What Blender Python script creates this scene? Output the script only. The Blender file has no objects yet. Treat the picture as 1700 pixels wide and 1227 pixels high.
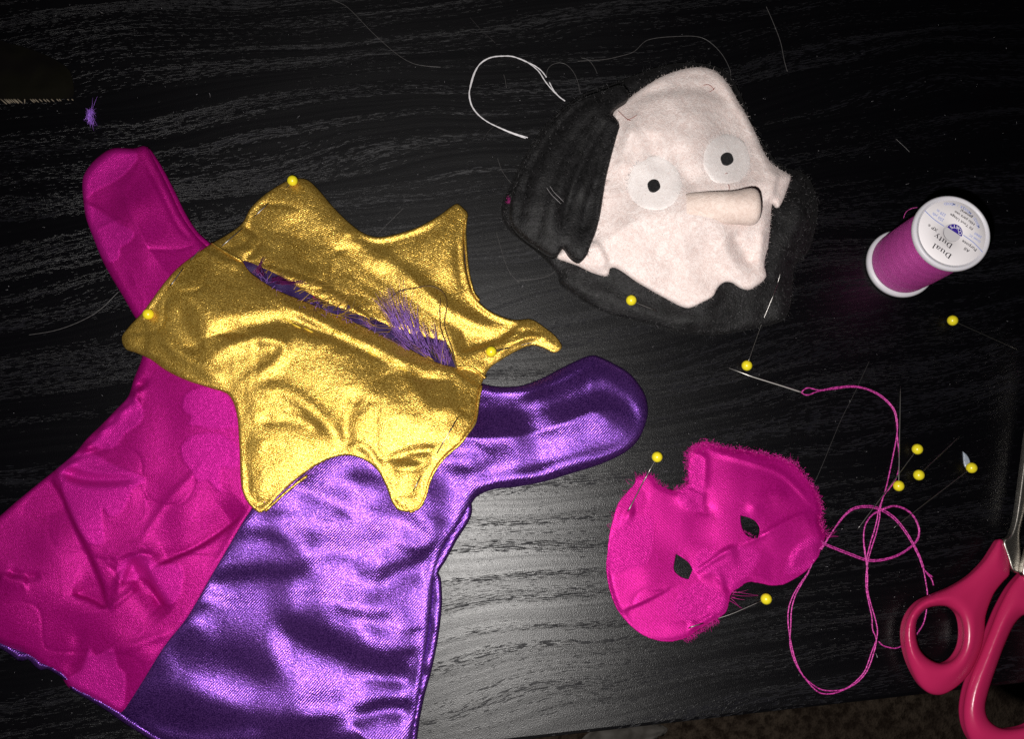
import bpy, math, random
import numpy as np
from mathutils import Vector, Matrix
from mathutils.geometry import delaunay_2d_cdt

random.seed(7)
RNG = np.random.default_rng(11)
S = bpy.context.scene
COL = S.collection
PI = math.pi

# ------------------------------------------------------------------ camera, world, light, exposure
CAM_H = 0.36                      # lens height above the table, metres
FPX = 1426.0                      # focal length in photo pixels (1700 wide)
CX, CY = 850.0, 613.5
NADIR = (800.0, 858.0)             # picture point straight below the lens
CAM_ROT = Vector(((NADIR[0] - CX) / FPX, -(NADIR[1] - CY) / FPX, -1)).normalized().rotation_difference(Vector((0, 0, -1)))
CAM_M = np.array(CAM_ROT.to_matrix())
cam = bpy.data.cameras.new('camera')
cam.sensor_width = 36.0
cam.lens = 36.0 * FPX / 1700.0
cam.clip_start = 0.01
cam.clip_end = 20.0
camo = bpy.data.objects.new('camera', cam)
COL.objects.link(camo)
camo.location = (0, 0, CAM_H)
camo.rotation_euler = CAM_ROT.to_euler()
S.camera = camo

world = bpy.data.worlds.new('World')
S.world = world
world.use_nodes = True
bg = world.node_tree.nodes['Background']
bg.inputs[0].default_value = (0.9, 0.85, 1.0, 1)
bg.inputs[1].default_value = 0.0015

fl = bpy.data.lights.new('phone_flash', 'AREA')       # the LED beside the lens
fl.shape = 'DISK'
fl.size = 0.008
fl.energy = 1.95
fl.color = (1.0, 0.965, 0.93)
flo = bpy.data.objects.new('phone_flash', fl)
COL.objects.link(flo)
flo.location = (-0.018, -0.030, CAM_H)
flo.rotation_euler = CAM_ROT.to_euler()

S.view_settings.view_transform = 'Standard'
S.view_settings.look = 'None'
S.view_settings.exposure = 0.0
S.view_settings.gamma = 1.0
S.render.engine = 'CYCLES'
S.cycles.use_denoising = False
S.cycles.max_bounces = 5
S.cycles.use_adaptive_sampling = False
S.cycles.sample_clamp_direct = 0
S.cycles.sample_clamp_indirect = 0.7

# ------------------------------------------------------------------ measuring helpers

def PA(p, z):
    """photo pixels (n,2) seen at height z -> points (n,3) in the room"""
    p = np.asarray(p, float).reshape(-1, 2)
    x = (p[:, 0] - CX) / FPX
    y = -(p[:, 1] - CY) / FPX
    dx, dy, dz = CAM_M @ np.stack([x, y, -np.ones(len(x))])
    t = (np.asarray(z, float) - CAM_H) / dz
    return np.stack([dx * t, dy * t, CAM_H + dz * t], 1)

def P(x, y, z=0.0):
    return PA([(x, y)], z)[0]

def spline(pts, closed=True, step=4.0, sharp=()):
    """Catmull-Rom through pts, resampled about every step pixels"""
    pts = np.asarray(pts, float)
    n = len(pts)
    out = []
    for i in range(n if closed else n - 1):
        p1, p2 = pts[i], pts[(i + 1) % n]
        p0 = pts[i - 1] if (closed or i > 0) else p1
        p3 = pts[(i + 2) % n] if (closed or i + 2 < n) else p2
        m1, m2 = (p2 - p0) * .5, (p3 - p1) * .5
        L = np.linalg.norm(p2 - p1)
        if i in sharp: m1 = p2 - p1
        if (i + 1) % n in sharp: m2 = p2 - p1
        m1 = m1 * min(1, L / (np.linalg.norm(m1) + 1e-9) * 1.0)
        m2 = m2 * min(1, L / (np.linalg.norm(m2) + 1e-9) * 1.0)
        k = max(1, int(round(L / step)))
        for j in range(k):
            t = j / k
            h00, h10 = 2*t**3 - 3*t*t + 1, t**3 - 2*t*t + t
            h01, h11 = -2*t**3 + 3*t*t, t**3 - t*t
            out.append(h00*p1 + h10*m1 + h01*p2 + h11*m2)
    if not closed: out.append(pts[-1])
    return np.array(out)

def seg_dist(p, line, closed):
    """distance from points to a polyline, plus signed side and position along it (0..1)"""
    p = np.asarray(p, float); line = np.asarray(line, float)
    a = line; b = np.roll(line, -1, 0)
    if not closed: a, b = a[:-1], b[:-1]
    best = np.full(len(p), 1e18); side = np.ones(len(p)); along = np.zeros(len(p))
    L = np.linalg.norm(b - a, axis=1); cum = np.concatenate([[0], np.cumsum(L)])
    for i in range(len(a)):
        ab = b[i] - a[i]; l2 = ab @ ab
        if l2 < 1e-12: continue
        ap = p - a[i]
        t = np.clip((ap @ ab) / l2, 0, 1)
        q = ap - t[:, None] * ab
        d = (q * q).sum(1)
        m = d < best
        best[m] = d[m]
        cr = ab[0] * ap[:, 1] - ab[1] * ap[:, 0]
        side[m] = np.sign(cr[m]); along[m] = (cum[i] + t[m] * L[i]) / cum[-1]
    return np.sqrt(best), side, along

def inside(p, poly):
    p = np.asarray(p, float); poly = np.asarray(poly, float)
    x, y = p[:, 0], p[:, 1]
    c = np.zeros(len(p), bool)
    a = poly; b = np.roll(poly, -1, 0)
    for (x1, y1), (x2, y2) in zip(a, b):
        m = ((y1 > y) != (y2 > y))
        if y1 != y2:
            c ^= m & (x < (x2 - x1) * (y - y1) / (y2 - y1) + x1)
    return c

GLARE_Y = 915.0
_tab = np.random.default_rng(5).random((64, 64))
def vnoise(p, scale, seed=0):
    """smooth value noise, -1..1, features of about `scale` pixels"""
    q = np.asarray(p, float) / scale + seed * 7.31
    i = np.floor(q).astype(int); f = q - i
    f = f * f * f * (f * (f * 6 - 15) + 10)
    g = lambda a, b: _tab[(i[:, 0] + a) % 64, (i[:, 1] + b) % 64]
    v = (g(0,0)*(1-f[:,0])+g(1,0)*f[:,0])*(1-f[:,1]) + (g(0,1)*(1-f[:,0])+g(1,1)*f[:,0])*f[:,1]
    return v * 2 - 1

class Field:
    """height field in millimetres, written as folds traced in photo pixels"""
    def __init__(s): s.f = []
    def ridge(s, line, w, a, sharp=False):         # soft ridge or pressed crease
        line = spline(line, False, 10)
        def fn(p):
            d, _, t = seg_dist(p, line, False)
            e = np.clip(np.minimum(t, 1 - t) * 5, 0.15, 1)
            return a * e * (np.exp(-d / w) if sharp else np.exp(-(d / w) ** 2))
        s.f.append(fn); return s
    def step(s, line, w, a, reach=60):             # a fold lying over: one side stands higher
        line = spline(line, False, 10)
        def fn(p):
            d, sd, t = seg_dist(p, line, False)
            e = np.clip(np.minimum(t, 1 - t) * 6, 0, 1)
            x = d * sd
            return a * e * (0.5 + 0.5 * np.tanh(x / w)) * np.exp(-(d / reach) ** 2)
        s.f.append(fn); return s
    def bump(s, c, rx, ry, ang, a):
        ca, sa = math.cos(math.radians(ang)), math.sin(math.radians(ang))
        def fn(p):
            d = p - np.array(c, float)
            u = d[:, 0]*ca - d[:, 1]*sa; v = d[:, 0]*sa + d[:, 1]*ca
            return a * np.exp(-(u/rx)**2 - (v/ry)**2)
        s.f.append(fn); return s
    def tilt(s, c, rx, ry, ang, slope, toward=None):
        """a slope of the cloth: + turns it to face away from `toward`, - to face it (dh/dx)"""
        ca, sa = math.cos(math.radians(ang)), math.sin(math.radians(ang))
        c = np.array(c, float)
        if toward is None: toward = (800, 860)
        e = np.array(toward, float) - c; e /= np.linalg.norm(e)
        def fn(p):
            d = p - c
            u = d[:, 0]*ca - d[:, 1]*sa; v = d[:, 0]*sa + d[:, 1]*ca
            return slope * 0.25 * (d @ e) * np.exp(-(u/rx)**2 - (v/ry)**2)
        s.f.append(fn); return s
    def stroke(s, line, w, slope, ends=30):
        """a band of cloth, running across the picture, tilted up or down the page by `slope`"""
        line = spline(line, False, 8)
        o = np.argsort(line[:, 0]); lx, ly = line[o, 0], line[o, 1]
        def fn(p):
            x = p[:, 0]
            v = p[:, 1] - np.interp(x, lx, ly)
            lat = soft(x - lx[0] + ends, ends * 1.6) * soft(lx[-1] + ends - x, ends * 1.6)
            sl = (p[:, 1] - GLARE_Y) / FPX if slope is None else slope
            return sl * .25 * w * np.tanh(v / w) * np.exp(-(v / (4.5 * w)) ** 2) * lat
        s.f.append(fn); return s
    def noise(s, scale, a, seed=0):
        s.f.append(lambda p: a * vnoise(p, scale, seed)); return s
    def __call__(s, p):
        p = np.asarray(p, float)
        h = np.zeros(len(p))
        for f in s.f: h += f(p)
        return h

# ------------------------------------------------------------------ object helpers
def thing(name, label, cat, loc=(0, 0, 0), group=None):
    o = bpy.data.objects.new(name, None)
    COL.objects.link(o)
    o.location = loc
    o.empty_display_size = 0.01
    return tag(o, label, cat, group)

def tag(o, label, cat, group=None, kind=None):
    if label: o['label'] = label
    if cat: o['category'] = cat
    if group: o['group'] = group
    if kind: o['kind'] = kind
    return o

def mesh_obj(name, verts, faces, mat, parent=None, smooth=True, loc=None):
    verts = np.asarray(verts, float)
    off = np.zeros(3)
    if parent is not None:
        q = parent
        while q is not None:
            off = off + np.array(q.location); q = q.parent
    elif loc is not None:
        off = np.array(loc, float)
    me = bpy.data.meshes.new(name)
    me.from_pydata((verts - off).tolist(), [], [list(map(int, f)) for f in faces])
    me.validate()
    if smooth: me.polygons.foreach_set('use_smooth', [True] * len(me.polygons))
    if mat: me.materials.append(mat)
    me.update()
    o = bpy.data.objects.new(name, me)
    COL.objects.link(o)
    if parent is not None: o.parent = parent
    elif loc is not None: o.location = loc
    return o

def point_attr(o, name, values):
    a = o.data.attributes.new(name, 'FLOAT', 'POINT')
    a.data.foreach_set('value', np.asarray(values, np.float32))

def fill(outline, holes=(), step=4.0, extra=(), rings=(1.2, 3.0, 5.6)):
    """triangulate a traced outline: returns points (px), triangles, distance to the rim"""
    outline = np.asarray(outline, float)
    holes = [np.asarray(h, float) for h in holes]
    lo, hi = outline.min(0), outline.max(0)
    rows = np.arange(lo[1], hi[1], step * .87)
    g = []
    for k, y in enumerate(rows):
        xs = np.arange(lo[0] + (k % 2) * step * .5, hi[0], step)
        g.append(np.stack([xs, np.full(len(xs), y)], 1))
    g = np.concatenate(g)
    g += RNG.uniform(-.12, .12, g.shape) * step
    m = inside(g, outline)
    for h in holes: m &= ~inside(g, h)
    g = g[m]
    d, _, _ = seg_dist(g, outline, True)
    for h in holes: d = np.minimum(d, seg_dist(g, h, True)[0])
    for e in extra: d = np.minimum(d, seg_dist(g, e, False)[0])
    g = g[d > max(rings) + step * .45]
    rp = []
    for r in rings:
        for loop in [outline] + holes:
            t = np.roll(loop, -1, 0) - np.roll(loop, 1, 0)
            nr = np.stack([-t[:, 1], t[:, 0]], 1); nr /= np.linalg.norm(nr, axis=1)[:, None] + 1e-9
            for sg in (1, -1):
                c = loop + nr * r * sg
                k = inside(c, outline)
                for h in holes: k &= ~inside(c, h)
                c = c[k]
                if len(c) == 0: continue
                dd = seg_dist(c, outline, True)[0]
                for h in holes: dd = np.minimum(dd, seg_dist(c, h, True)[0])
                rp.append(c[dd > r * .93])
    g = np.concatenate([g] + rp)
    pts = [outline]; edges = []; n = 0
    for loop in [outline] + holes:
        k = len(loop)
        if n: pts.append(loop)
        edges += [(n + i, n + (i + 1) % k) for i in range(k)]
        n += k
    for e in extra:
        pts.append(np.asarray(e, float)); edges += [(n + i, n + i + 1) for i in range(len(e) - 1)]; n += len(e)
    pts.append(g)
    allp = np.concatenate(pts)
    vs, es, fs, *_ = delaunay_2d_cdt([Vector(q) for q in allp.tolist()], edges, [], 0, 1e-6)
    v = np.array([(q.x, q.y) for q in vs])
    f = np.array([list(t) for t in fs if len(t) == 3], int)
    cen = v[f].mean(1)
    m = inside(cen, outline)
    for h in holes: m &= ~inside(cen, h)
    f = f[m]
    ab, ac = v[f[:, 1]] - v[f[:, 0]], v[f[:, 2]] - v[f[:, 0]]
    flip = (ab[:, 0]*ac[:, 1] - ab[:, 1]*ac[:, 0]) > 0      # picture y runs down
    f[flip] = f[flip][:, ::-1]
    d = seg_dist(v, outline, True)[0]
    for h in holes: d = np.minimum(d, seg_dist(v, h, True)[0])
    used = np.unique(f); remap = -np.ones(len(v), int); remap[used] = np.arange(len(used))
    return v[used], remap[f], d[used]

def sheet(name, outline, ztop, mat, parent, holes=(), step=4.0, zbot=None, extra=(), attrs=None):
    """a body bounded by the outline: upper surface ztop(p, d), lower surface zbot(p, d) meeting at the rim"""
    v, f, d = fill(outline, holes, step, extra)
    zt = ztop(v, d)
    top = PA(v, zt)
    if zbot is None:
        o = mesh_obj(name, top, f, mat, parent)
        src = v
    else:
        rim = d < 1e-3
        idx = np.where(~rim)[0]
        remap = np.arange(len(v)); remap[idx] = len(v) + np.arange(len(idx))
        zb = zbot(v, d)
        bot = top.copy(); bot[:, 2] = np.minimum(zb, zt)
        fb = remap[f][:, ::-1]
        o = mesh_obj(name, np.concatenate([top, bot[idx]]), np.concatenate([f, fb]), mat, parent)
        src = np.concatenate([v, v[idx]])
    for k, fn in (attrs or {}).items():
        point_attr(o, k, fn(src))
    return o

def dome(d, r):
    x = np.clip(d / r, 0, 1)
    return np.sqrt(np.clip(1 - (1 - x) ** 2, 0, 1))

def soft(d, r):
    x = np.clip(d / r, 0, 1)
    return x * x * (3 - 2 * x)

def tube(paths, radii, sides=6, close_ends=True):
    """tubes along 3-D polylines -> verts, faces (several paths join into one mesh)"""
    V, F = [], []; n0 = 0
    for path, r in zip(paths, radii):
        path = np.asarray(path, float); n = len(path)
        r = np.broadcast_to(np.asarray(r, float), (n,))
        tg = np.gradient(path, axis=0)
        tg /= np.linalg.norm(tg, axis=1)[:, None] + 1e-12
        ref = np.tile(np.array([0, 0, 1.0]), (n, 1))
        ref[np.abs(tg[:, 2]) > .95] = (1, 0, 0)
        u = np.cross(tg, ref); u /= np.linalg.norm(u, axis=1)[:, None] + 1e-12
        w = np.cross(tg, u)
        a = np.arange(sides) * 2 * PI / sides
        ring = path[:, None, :] + r[:, None, None] * (u[:, None, :] * np.cos(a)[None, :, None] + w[:, None, :] * np.sin(a)[None, :, None])
        V.append(ring.reshape(-1, 3))
        for i in range(n - 1):
            for j in range(sides):
                k = (j + 1) % sides
                F.append((n0 + i*sides + j, n0 + i*sides + k, n0 + (i+1)*sides + k, n0 + (i+1)*sides + j))
        if close_ends:
            F.append(tuple(n0 + j for j in range(sides))[::-1])
            F.append(tuple(n0 + (n-1)*sides + j for j in range(sides)))
        n0 += n * sides
    return np.concatenate(V), F

def fibres(roots, dirs, lens, rad, curl=.4, seg=2, droop=None):
    """many fine hairs, one mesh: 3-sided tapering prisms"""
    roots = np.asarray(roots, float); dirs = np.asarray(dirs, float); n = len(roots)
    lens = np.broadcast_to(np.asarray(lens, float), (n,)); rad = np.broadcast_to(np.asarray(rad, float), (n,))
    dirs = dirs / (np.linalg.norm(dirs, axis=1)[:, None] + 1e-12)
    bend = RNG.normal(0, curl, (n, 3))
    pts = [roots]; d = dirs.copy()
    for k in range(seg):
        d = d + bend / seg
        if droop is not None: d[:, 2] -= droop / seg
        d /= np.linalg.norm(d, axis=1)[:, None] + 1e-12
        pts.append(pts[-1] + d * (lens / seg)[:, None])
    u = np.cross(dirs, RNG.normal(0, 1, (n, 3))); u /= np.linalg.norm(u, axis=1)[:, None] + 1e-12
    w = np.cross(dirs, u)
    V = []
    for k, q in enumerate(pts):
        r = rad * (1 - .75 * k / seg)
        for a in (0, 2.094, 4.189):
            V.append(q + r[:, None] * (u * math.cos(a) + w * math.sin(a)))
    V = np.stack(V, 1).reshape(-1, 3)
    m = 3 * (seg + 1)
    base = np.arange(n)[:, None] * m
    F = []
    for k in range(seg):
        for j in range(3):
            F.append(base + np.array([[3*k + j, 3*k + (j+1) % 3, 3*k + 3 + (j+1) % 3, 3*k + 3 + j]]))
    return V, np.concatenate(F)

def lathe(prof, n=64):
    """(r, z) profile -> verts, faces about the z axis"""
    V, F = [], []
    for r, z in prof:
        for k in range(n):
            a = 2 * PI * k / n
            V.append((r * math.cos(a), r * math.sin(a), z))
    for i in range(len(prof) - 1):
        for k in range(n):
            j = (k + 1) % n
            F.append((i*n + k, i*n + j, (i+1)*n + j, (i+1)*n + k))
    return np.array(V), F

def ball(c, r, nu=24, nv=14, squash=1.0):
    V, F = [], []
    for i in range(nv + 1):
        t = PI * i / nv
        for k in range(nu):
            a = 2 * PI * k / nu
            V.append((c[0] + r*math.sin(t)*math.cos(a), c[1] + r*math.sin(t)*math.sin(a), c[2] + r*squash*math.cos(t)))
    for i in range(nv):
        for k in range(nu):
            j = (k + 1) % nu
            F.append((i*nu + k, (i+1)*nu + k, (i+1)*nu + j, i*nu + j))
    return np.array(V), F

# ------------------------------------------------------------------ materials
class M:
    def __init__(s, name):
        s.m = bpy.data.materials.new(name); s.m.use_nodes = True
        s.t = s.m.node_tree; s.n = s.t.nodes; s.b = s.n['Principled BSDF']
        s.co = s.n.new('ShaderNodeTexCoord').outputs['Object']
    def set(s, **k):
        for key, v in k.items():
            i = s.b.inputs[key.replace('_', ' ')]
            if hasattr(v, 'is_output') or isinstance(v, bpy.types.NodeSocket): s.t.links.new(v, i)
            else: i.default_value = (*v, 1) if isinstance(v, tuple) and len(v) == 3 else v
        return s
    def link(s, a, b): s.t.links.new(a, b)
    def put(s, sock, v):
        if isinstance(v, bpy.types.NodeSocket): s.t.links.new(v, sock)
        else: sock.default_value = v
    def map(s, scale=(1, 1, 1), rot=(0, 0, 0), src=None):
        n = s.n.new('ShaderNodeMapping'); s.link(src or s.co, n.inputs[0])
        n.inputs['Scale'].default_value = scale; n.inputs['Rotation'].default_value = rot
        return n.outputs[0]
    def noise(s, scale, vec=None, detail=2.0, rough=.5, dist=0.0, color=False):
        n = s.n.new('ShaderNodeTexNoise'); s.link(vec or s.co, n.inputs['Vector'])
        n.inputs['Scale'].default_value = scale; n.inputs['Detail'].default_value = detail
        n.inputs['Roughness'].default_value = rough; n.inputs['Distortion'].default_value = dist
        return n.outputs['Color' if color else 'Fac']
    def wave(s, scale, vec=None, dist=0.0, dscale=1.0):
        n = s.n.new('ShaderNodeTexWave'); s.link(vec or s.co, n.inputs['Vector'])
        n.inputs['Scale'].default_value = scale; n.inputs['Distortion'].default_value = dist
        n.inputs['Detail Scale'].default_value = dscale
        return n.outputs['Fac']
    def voro(s, scale, vec=None, out='Color'):
        n = s.n.new('ShaderNodeTexVoronoi'); s.link(vec or s.co, n.inputs['Vector'])
        n.inputs['Scale'].default_value = scale
        return n.outputs[out]
    def math(s, op, a, b=0.0, c=None, clamp=False):
        n = s.n.new('ShaderNodeMath'); n.operation = op; n.use_clamp = clamp
        s.put(n.inputs[0], a); s.put(n.inputs[1], b)
        if c is not None: s.put(n.inputs[2], c)
        return n.outputs[0]
    def ramp(s, v, a, b, lo=0.0, hi=1.0):
        n = s.n.new('ShaderNodeMapRange'); n.interpolation_type = 'SMOOTHSTEP'
        s.link(v, n.inputs[0]); 
        for i, q in zip((1, 2, 3, 4), (a, b, lo, hi)): s.put(n.inputs[i], q)
        return n.outputs[0]
    def mix(s, fac, a, b):
        n = s.n.new('ShaderNodeMix'); n.data_type = 'RGBA'
        s.put(n.inputs[0], fac)
        for i, q in ((6, a), (7, b)): s.put(n.inputs[i], (*q, 1) if isinstance(q, tuple) else q)
        return n.outputs[2]
    def attr(s, name):
        n = s.n.new('ShaderNodeAttribute'); n.attribute_name = name
        return n.outputs['Fac']
    def bump(s, h, strength, dist, prev=None):
        n = s.n.new('ShaderNodeBump'); s.link(h, n.inputs['Height'])
        s.put(n.inputs['Strength'], strength); s.put(n.inputs['Distance'], dist)
        if prev: s.link(prev, n.inputs['Normal'])
        return n.outputs[0]
    def sep(s, v):
        n = s.n.new('ShaderNodeSeparateXYZ'); s.link(v, n.inputs[0]); return n.outputs
    def comb(s, x, y, z=0.0):
        n = s.n.new('ShaderNodeCombineXYZ')
        for i, q in enumerate((x, y, z)): s.put(n.inputs[i], q)
        return n.outputs[0]

def mat_plain(name, col, rough=.5, metal=0.0, spec=.5, grain=None, **k):
    m = M(name); m.set(Base_Color=col, Roughness=rough, Metallic=metal, Specular_IOR_Level=spec)
    if grain:
        sc, st, di = grain
        m.set(Normal=m.bump(m.noise(sc), st, di))
    m.set(**k)
    return m.m

GRAIN = math.radians(6)          # the grain runs along the table edge
def mat_table():
    m = M('black_wood_grain')
    x, y, _ = m.sep(m.map((1, 1, 1), (0, 0, math.radians(-2.5))))
    warp = m.noise(1.0, m.map((4, 11, 1)), detail=1, rough=.5)
    warp2 = m.noise(1.0, m.map((14, 40, 1)), detail=1)
    yw = m.math('ADD', y, m.math('MULTIPLY', m.math('SUBTRACT', warp, .5), .050))
    yw = m.math('ADD', yw, m.math('MULTIPLY', m.math('SUBTRACT', warp2, .5), .010))
    band = m.noise(1.0, m.comb(m.math('MULTIPLY', x, 3.0), m.math('MULTIPLY', yw, 125.0)), detail=2.5, rough=.55)
    fine = m.noise(1.0, m.comb(m.math('MULTIPLY', x, 230.0), m.math('MULTIPLY', yw, 3000.0), 3.3), detail=1.0)
    fine2 = m.noise(1.0, m.comb(m.math('MULTIPLY', x, 520.0), m.math('MULTIPLY', yw, 3400.0), 8.1), detail=1.0)
    hair = m.noise(1.0, m.comb(m.math('MULTIPLY', x, 9.0), m.math('MULTIPLY', yw, 700.0), 5.7), detail=2.0)
    thr = m.math('SUBTRACT', m.ramp(band, .36, .64, .71, .505), m.math('MULTIPLY', m.math('SUBTRACT', hair, .5), .22))
    pore = m.ramp(m.math('SUBTRACT', m.math('ADD', m.math('MULTIPLY', fine, .7), m.math('MULTIPLY', fine2, .3)), thr), 0.0, .05)
    grit = m.noise(2600, detail=2)
    tone = m.noise(9.0, detail=2)
    pore_sheen = m.mix(m.ramp(tone, .3, .7), (.0045, .0044, .0062), (.0085, .0083, .0108))  # light caught by the pore walls, painted in as a paler pore colour
    base = m.mix(pore, (.0010, .0009, .0016), pore_sheen)
    m.set(Base_Color=base, Specular_IOR_Level=m.math('ADD', m.ramp(hair, .3, .7, .36, .54), m.math('MULTIPLY', pore, -.18)),
          Roughness=m.math('ADD', m.ramp(tone, .2, .8, .335, .37), m.math('MULTIPLY', pore, .22)), Anisotropic=m.math('ADD', .5, m.math('MULTIPLY', pore, .38)),
          Tangent=m.comb(-math.sin(GRAIN), math.cos(GRAIN), 0))
    b = m.bump(m.math('SUBTRACT', m.math('MULTIPLY', grit, 1.6), m.math('MULTIPLY', pore, 1.0)), .5, .00010)
    m.set(Normal=b)
    return m.m

def mat_satin(name, dark, shine, metal=.65, aniso=0.0, cross=0.0, rough=.36, twill_period=.00085, twill=.5, spark=.35, angle=42, crush=0.0):
    """woven satin: coloured floats that mirror the light, a twill line and glints of single threads"""
    m = M(name)
    per = .314 / twill_period
    warpv = m.map((1, 1, 1), (0, 0, math.radians(angle)))
    tw = m.wave(per, warpv, dist=.6, dscale=2)
    gl = m.noise(2300, detail=1.0, rough=.6)
    gl2 = m.voro(2100)
    glv = m.sep(gl2)[0] if False else m.noise(3300, detail=0.0)
    h = m.math('ADD', m.math('MULTIPLY', tw, twill), m.math('MULTIPLY', gl, spark * 2))
    h = m.math('ADD', h, m.math('MULTIPLY', glv, spark))
    nb = m.bump(h, .55, .00016)
    if crush:
        cr = m.noise(420, detail=3, rough=.65)
        nb = m.bump(cr, crush, .0009, nb)
    mott = m.noise(60, detail=3)
    gr = m.ramp(gl, .35, .7)
    col = m.mix(gr, dark, shine)  # speckle of thread glints painted into the base colour
    col = m.mix(m.ramp(mott, .2, .8, 0, .25), col, shine)
    m.set(Base_Color=col, Metallic=metal, Roughness=rough, Specular_IOR_Level=.4, Normal=nb)
    if aniso:      # floats of the weave: the light spreads across them
        m.set(Anisotropic=aniso, Tangent=m.comb(math.cos(math.radians(cross)), math.sin(math.radians(cross)), 0))
    return m

def mat_felt(name, a, b, glint=.0, scale=700, bumpy=.8, rough=.85, spec=.25):
    m = M(name)
    n1 = m.noise(scale, detail=4, rough=.75, dist=.8)
    n2 = m.noise(scale * 4, detail=2, rough=.7)
    n3 = m.noise(70, detail=3)
    f = m.math('ADD', m.math('MULTIPLY', n1, .6), m.math('MULTIPLY', n2, .4))
    col = m.mix(m.ramp(f, .38, .62), a, b)
    col = m.mix(m.ramp(n3, .3, .7, 0, .3), col, a)
    m.set(Base_Color=col, Roughness=rough, Specular_IOR_Level=spec, Normal=m.bump(f, bumpy, .0007),
          Sheen_Weight=glint, Sheen_Roughness=.4)
    return m.m

MAT = {}
MAT['table'] = mat_table()
MAT['carpet'] = mat_plain('brown_carpet', (.16, .115, .085), .95, spec=.1)

# ------------------------------------------------------------------ the setting: floor, table
fo = mesh_obj('floor', [(-3, -3, -.72), (3, -3, -.72), (3, 3, -.72), (-3, 3, -.72)], [(0, 1, 2, 3)], None, smooth=False)
fo['kind'] = 'structure'
mc = M('brown_carpet')
n1 = mc.noise(90, detail=4, rough=.7); n2 = mc.noise(9, detail=3)
cc = mc.mix(mc.ramp(n1, .35, .65), (.045, .030, .022), (.20, .15, .11))
cc = mc.mix(mc.ramp(n2, .3, .7, 0, .55), cc, (.10, .07, .055))
mc.set(Base_Color=cc, Roughness=.95, Specular_IOR_Level=.1, Normal=mc.bump(n1, .9, .01))
fo.data.materials.append(mc.m)

# pale cloth dropped on the carpet
e0, e1 = P(985, 1217.5), P(1530, 1155)
edge_dir = (e1 - e0)[:2] / np.linalg.norm((e1 - e0)[:2])
edge_ang = math.atan2(edge_dir[1], edge_dir[0])
tb = thing('table', 'black wood-grain table that everything lies on', 'table', (e0[0], e0[1], 0))
tb.rotation_euler.z = edge_ang
def box_bevel(x0, x1, y0, y1, z0, z1, b):
    """a board with its upper and lower long edges eased"""
    prof = [(y0, z0 + b), (y0, z1 - b), (y0 + b*.3, z1 - b*.3), (y0 + b, z1), (y1 - b, z1), (y1, z1 - b), (y1, z0 + b), (y1 - b, z0), (y0 + b, z0)]
    n = len(prof)
    V = [(x0, y, z) for y, z in prof] + [(x1, y, z) for y, z in prof]
    F = [(i, i + n, (i + 1) % n + n, (i + 1) % n) for i in range(n)] + [tuple(range(n)), tuple(range(2*n - 1, n - 1, -1))]
    return V, F
def local_mesh(name, V, F, mat, parent, smooth=False):
    me = bpy.data.meshes.new(name); me.from_pydata([tuple(map(float, v)) for v in V], [], F); me.validate()
    if smooth: me.polygons.foreach_set('use_smooth', [True] * len(me.polygons))
    me.materials.append(mat); me.update()
    o = bpy.data.objects.new(name, me); COL.objects.link(o); o.parent = parent
    return o
V, F = box_bevel(-.80, .62, 0, .72, -.034, 0, .0016)
local_mesh('table_top', V, F, MAT['table'], tb)
for lx in (-.76, .58):
    for ly in (.04, .68):
        V, F = box_bevel(lx - .03, lx + .03, ly - .03, ly + .03, -.72, -.034, .002)
        local_mesh('leg', V, F, MAT['table'], tb)

# ------------------------------------------------------------------ the puppet gown
PURPLE = mat_satin('purple_satin', (.036, .0085, .110), (.195, .068, .37), metal=.78, rough=.32, aniso=.70, cross=-10, spark=.42, twill=.55)
MAT['purple'] = PURPLE.m
pk = mat_satin('magenta_satin', (.265, .0024, .108), (.43, .007, .215), metal=.42, rough=.41, aniso=.6, cross=-35, spark=1.1, twill=.3, twill_period=.0007, angle=30)
MAT['magenta'] = pk.m

GOWN = spline([(243,243),(222,246),(187,246),(161,262),(143,283),(137,300),(138,330),(143,362),(155,395),(170,432),(185,460),
   (203,490),(220,520),(238,552),(236,592),(222,630),(213,658),(193,680),(168,706),(145,728),(125,752),(95,778),(60,806),(25,835),
   (0,857),(-60,905),(-55,1035),(0,1072),(40,1086),(70,1106),(100,1123),(115,1143),(150,1161),(197,1187),(240,1215),(300,1250),(400,1300),
   (683,1300),(687,1227),(697,1165),(705,1110),(714,1050),(719,1000),(723,955),(735,918),(757,882),(778,846),(792,825),(820,813),(850,810),(900,801),
   (950,786),(1000,770),(1040,750),(1062,727),(1075,690),(1073,662),(1062,640),(1045,620),(1020,604),(988,590),(970,593),(930,612),
   (895,630),(860,641),(820,641),(790,632),(740,600),(640,540),(540,470),(450,440),(380,425),(345,408),(322,385),(300,352),(283,315),(262,274)], step=5)
SEAM = spline([(196,1187),(207,1178),(238,1130),(272,1075),(311,1025),(346,965),(381,905),(404,866),(418,845),(445,800),(500,715),(560,610),(600,515)], False, 5)

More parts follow.
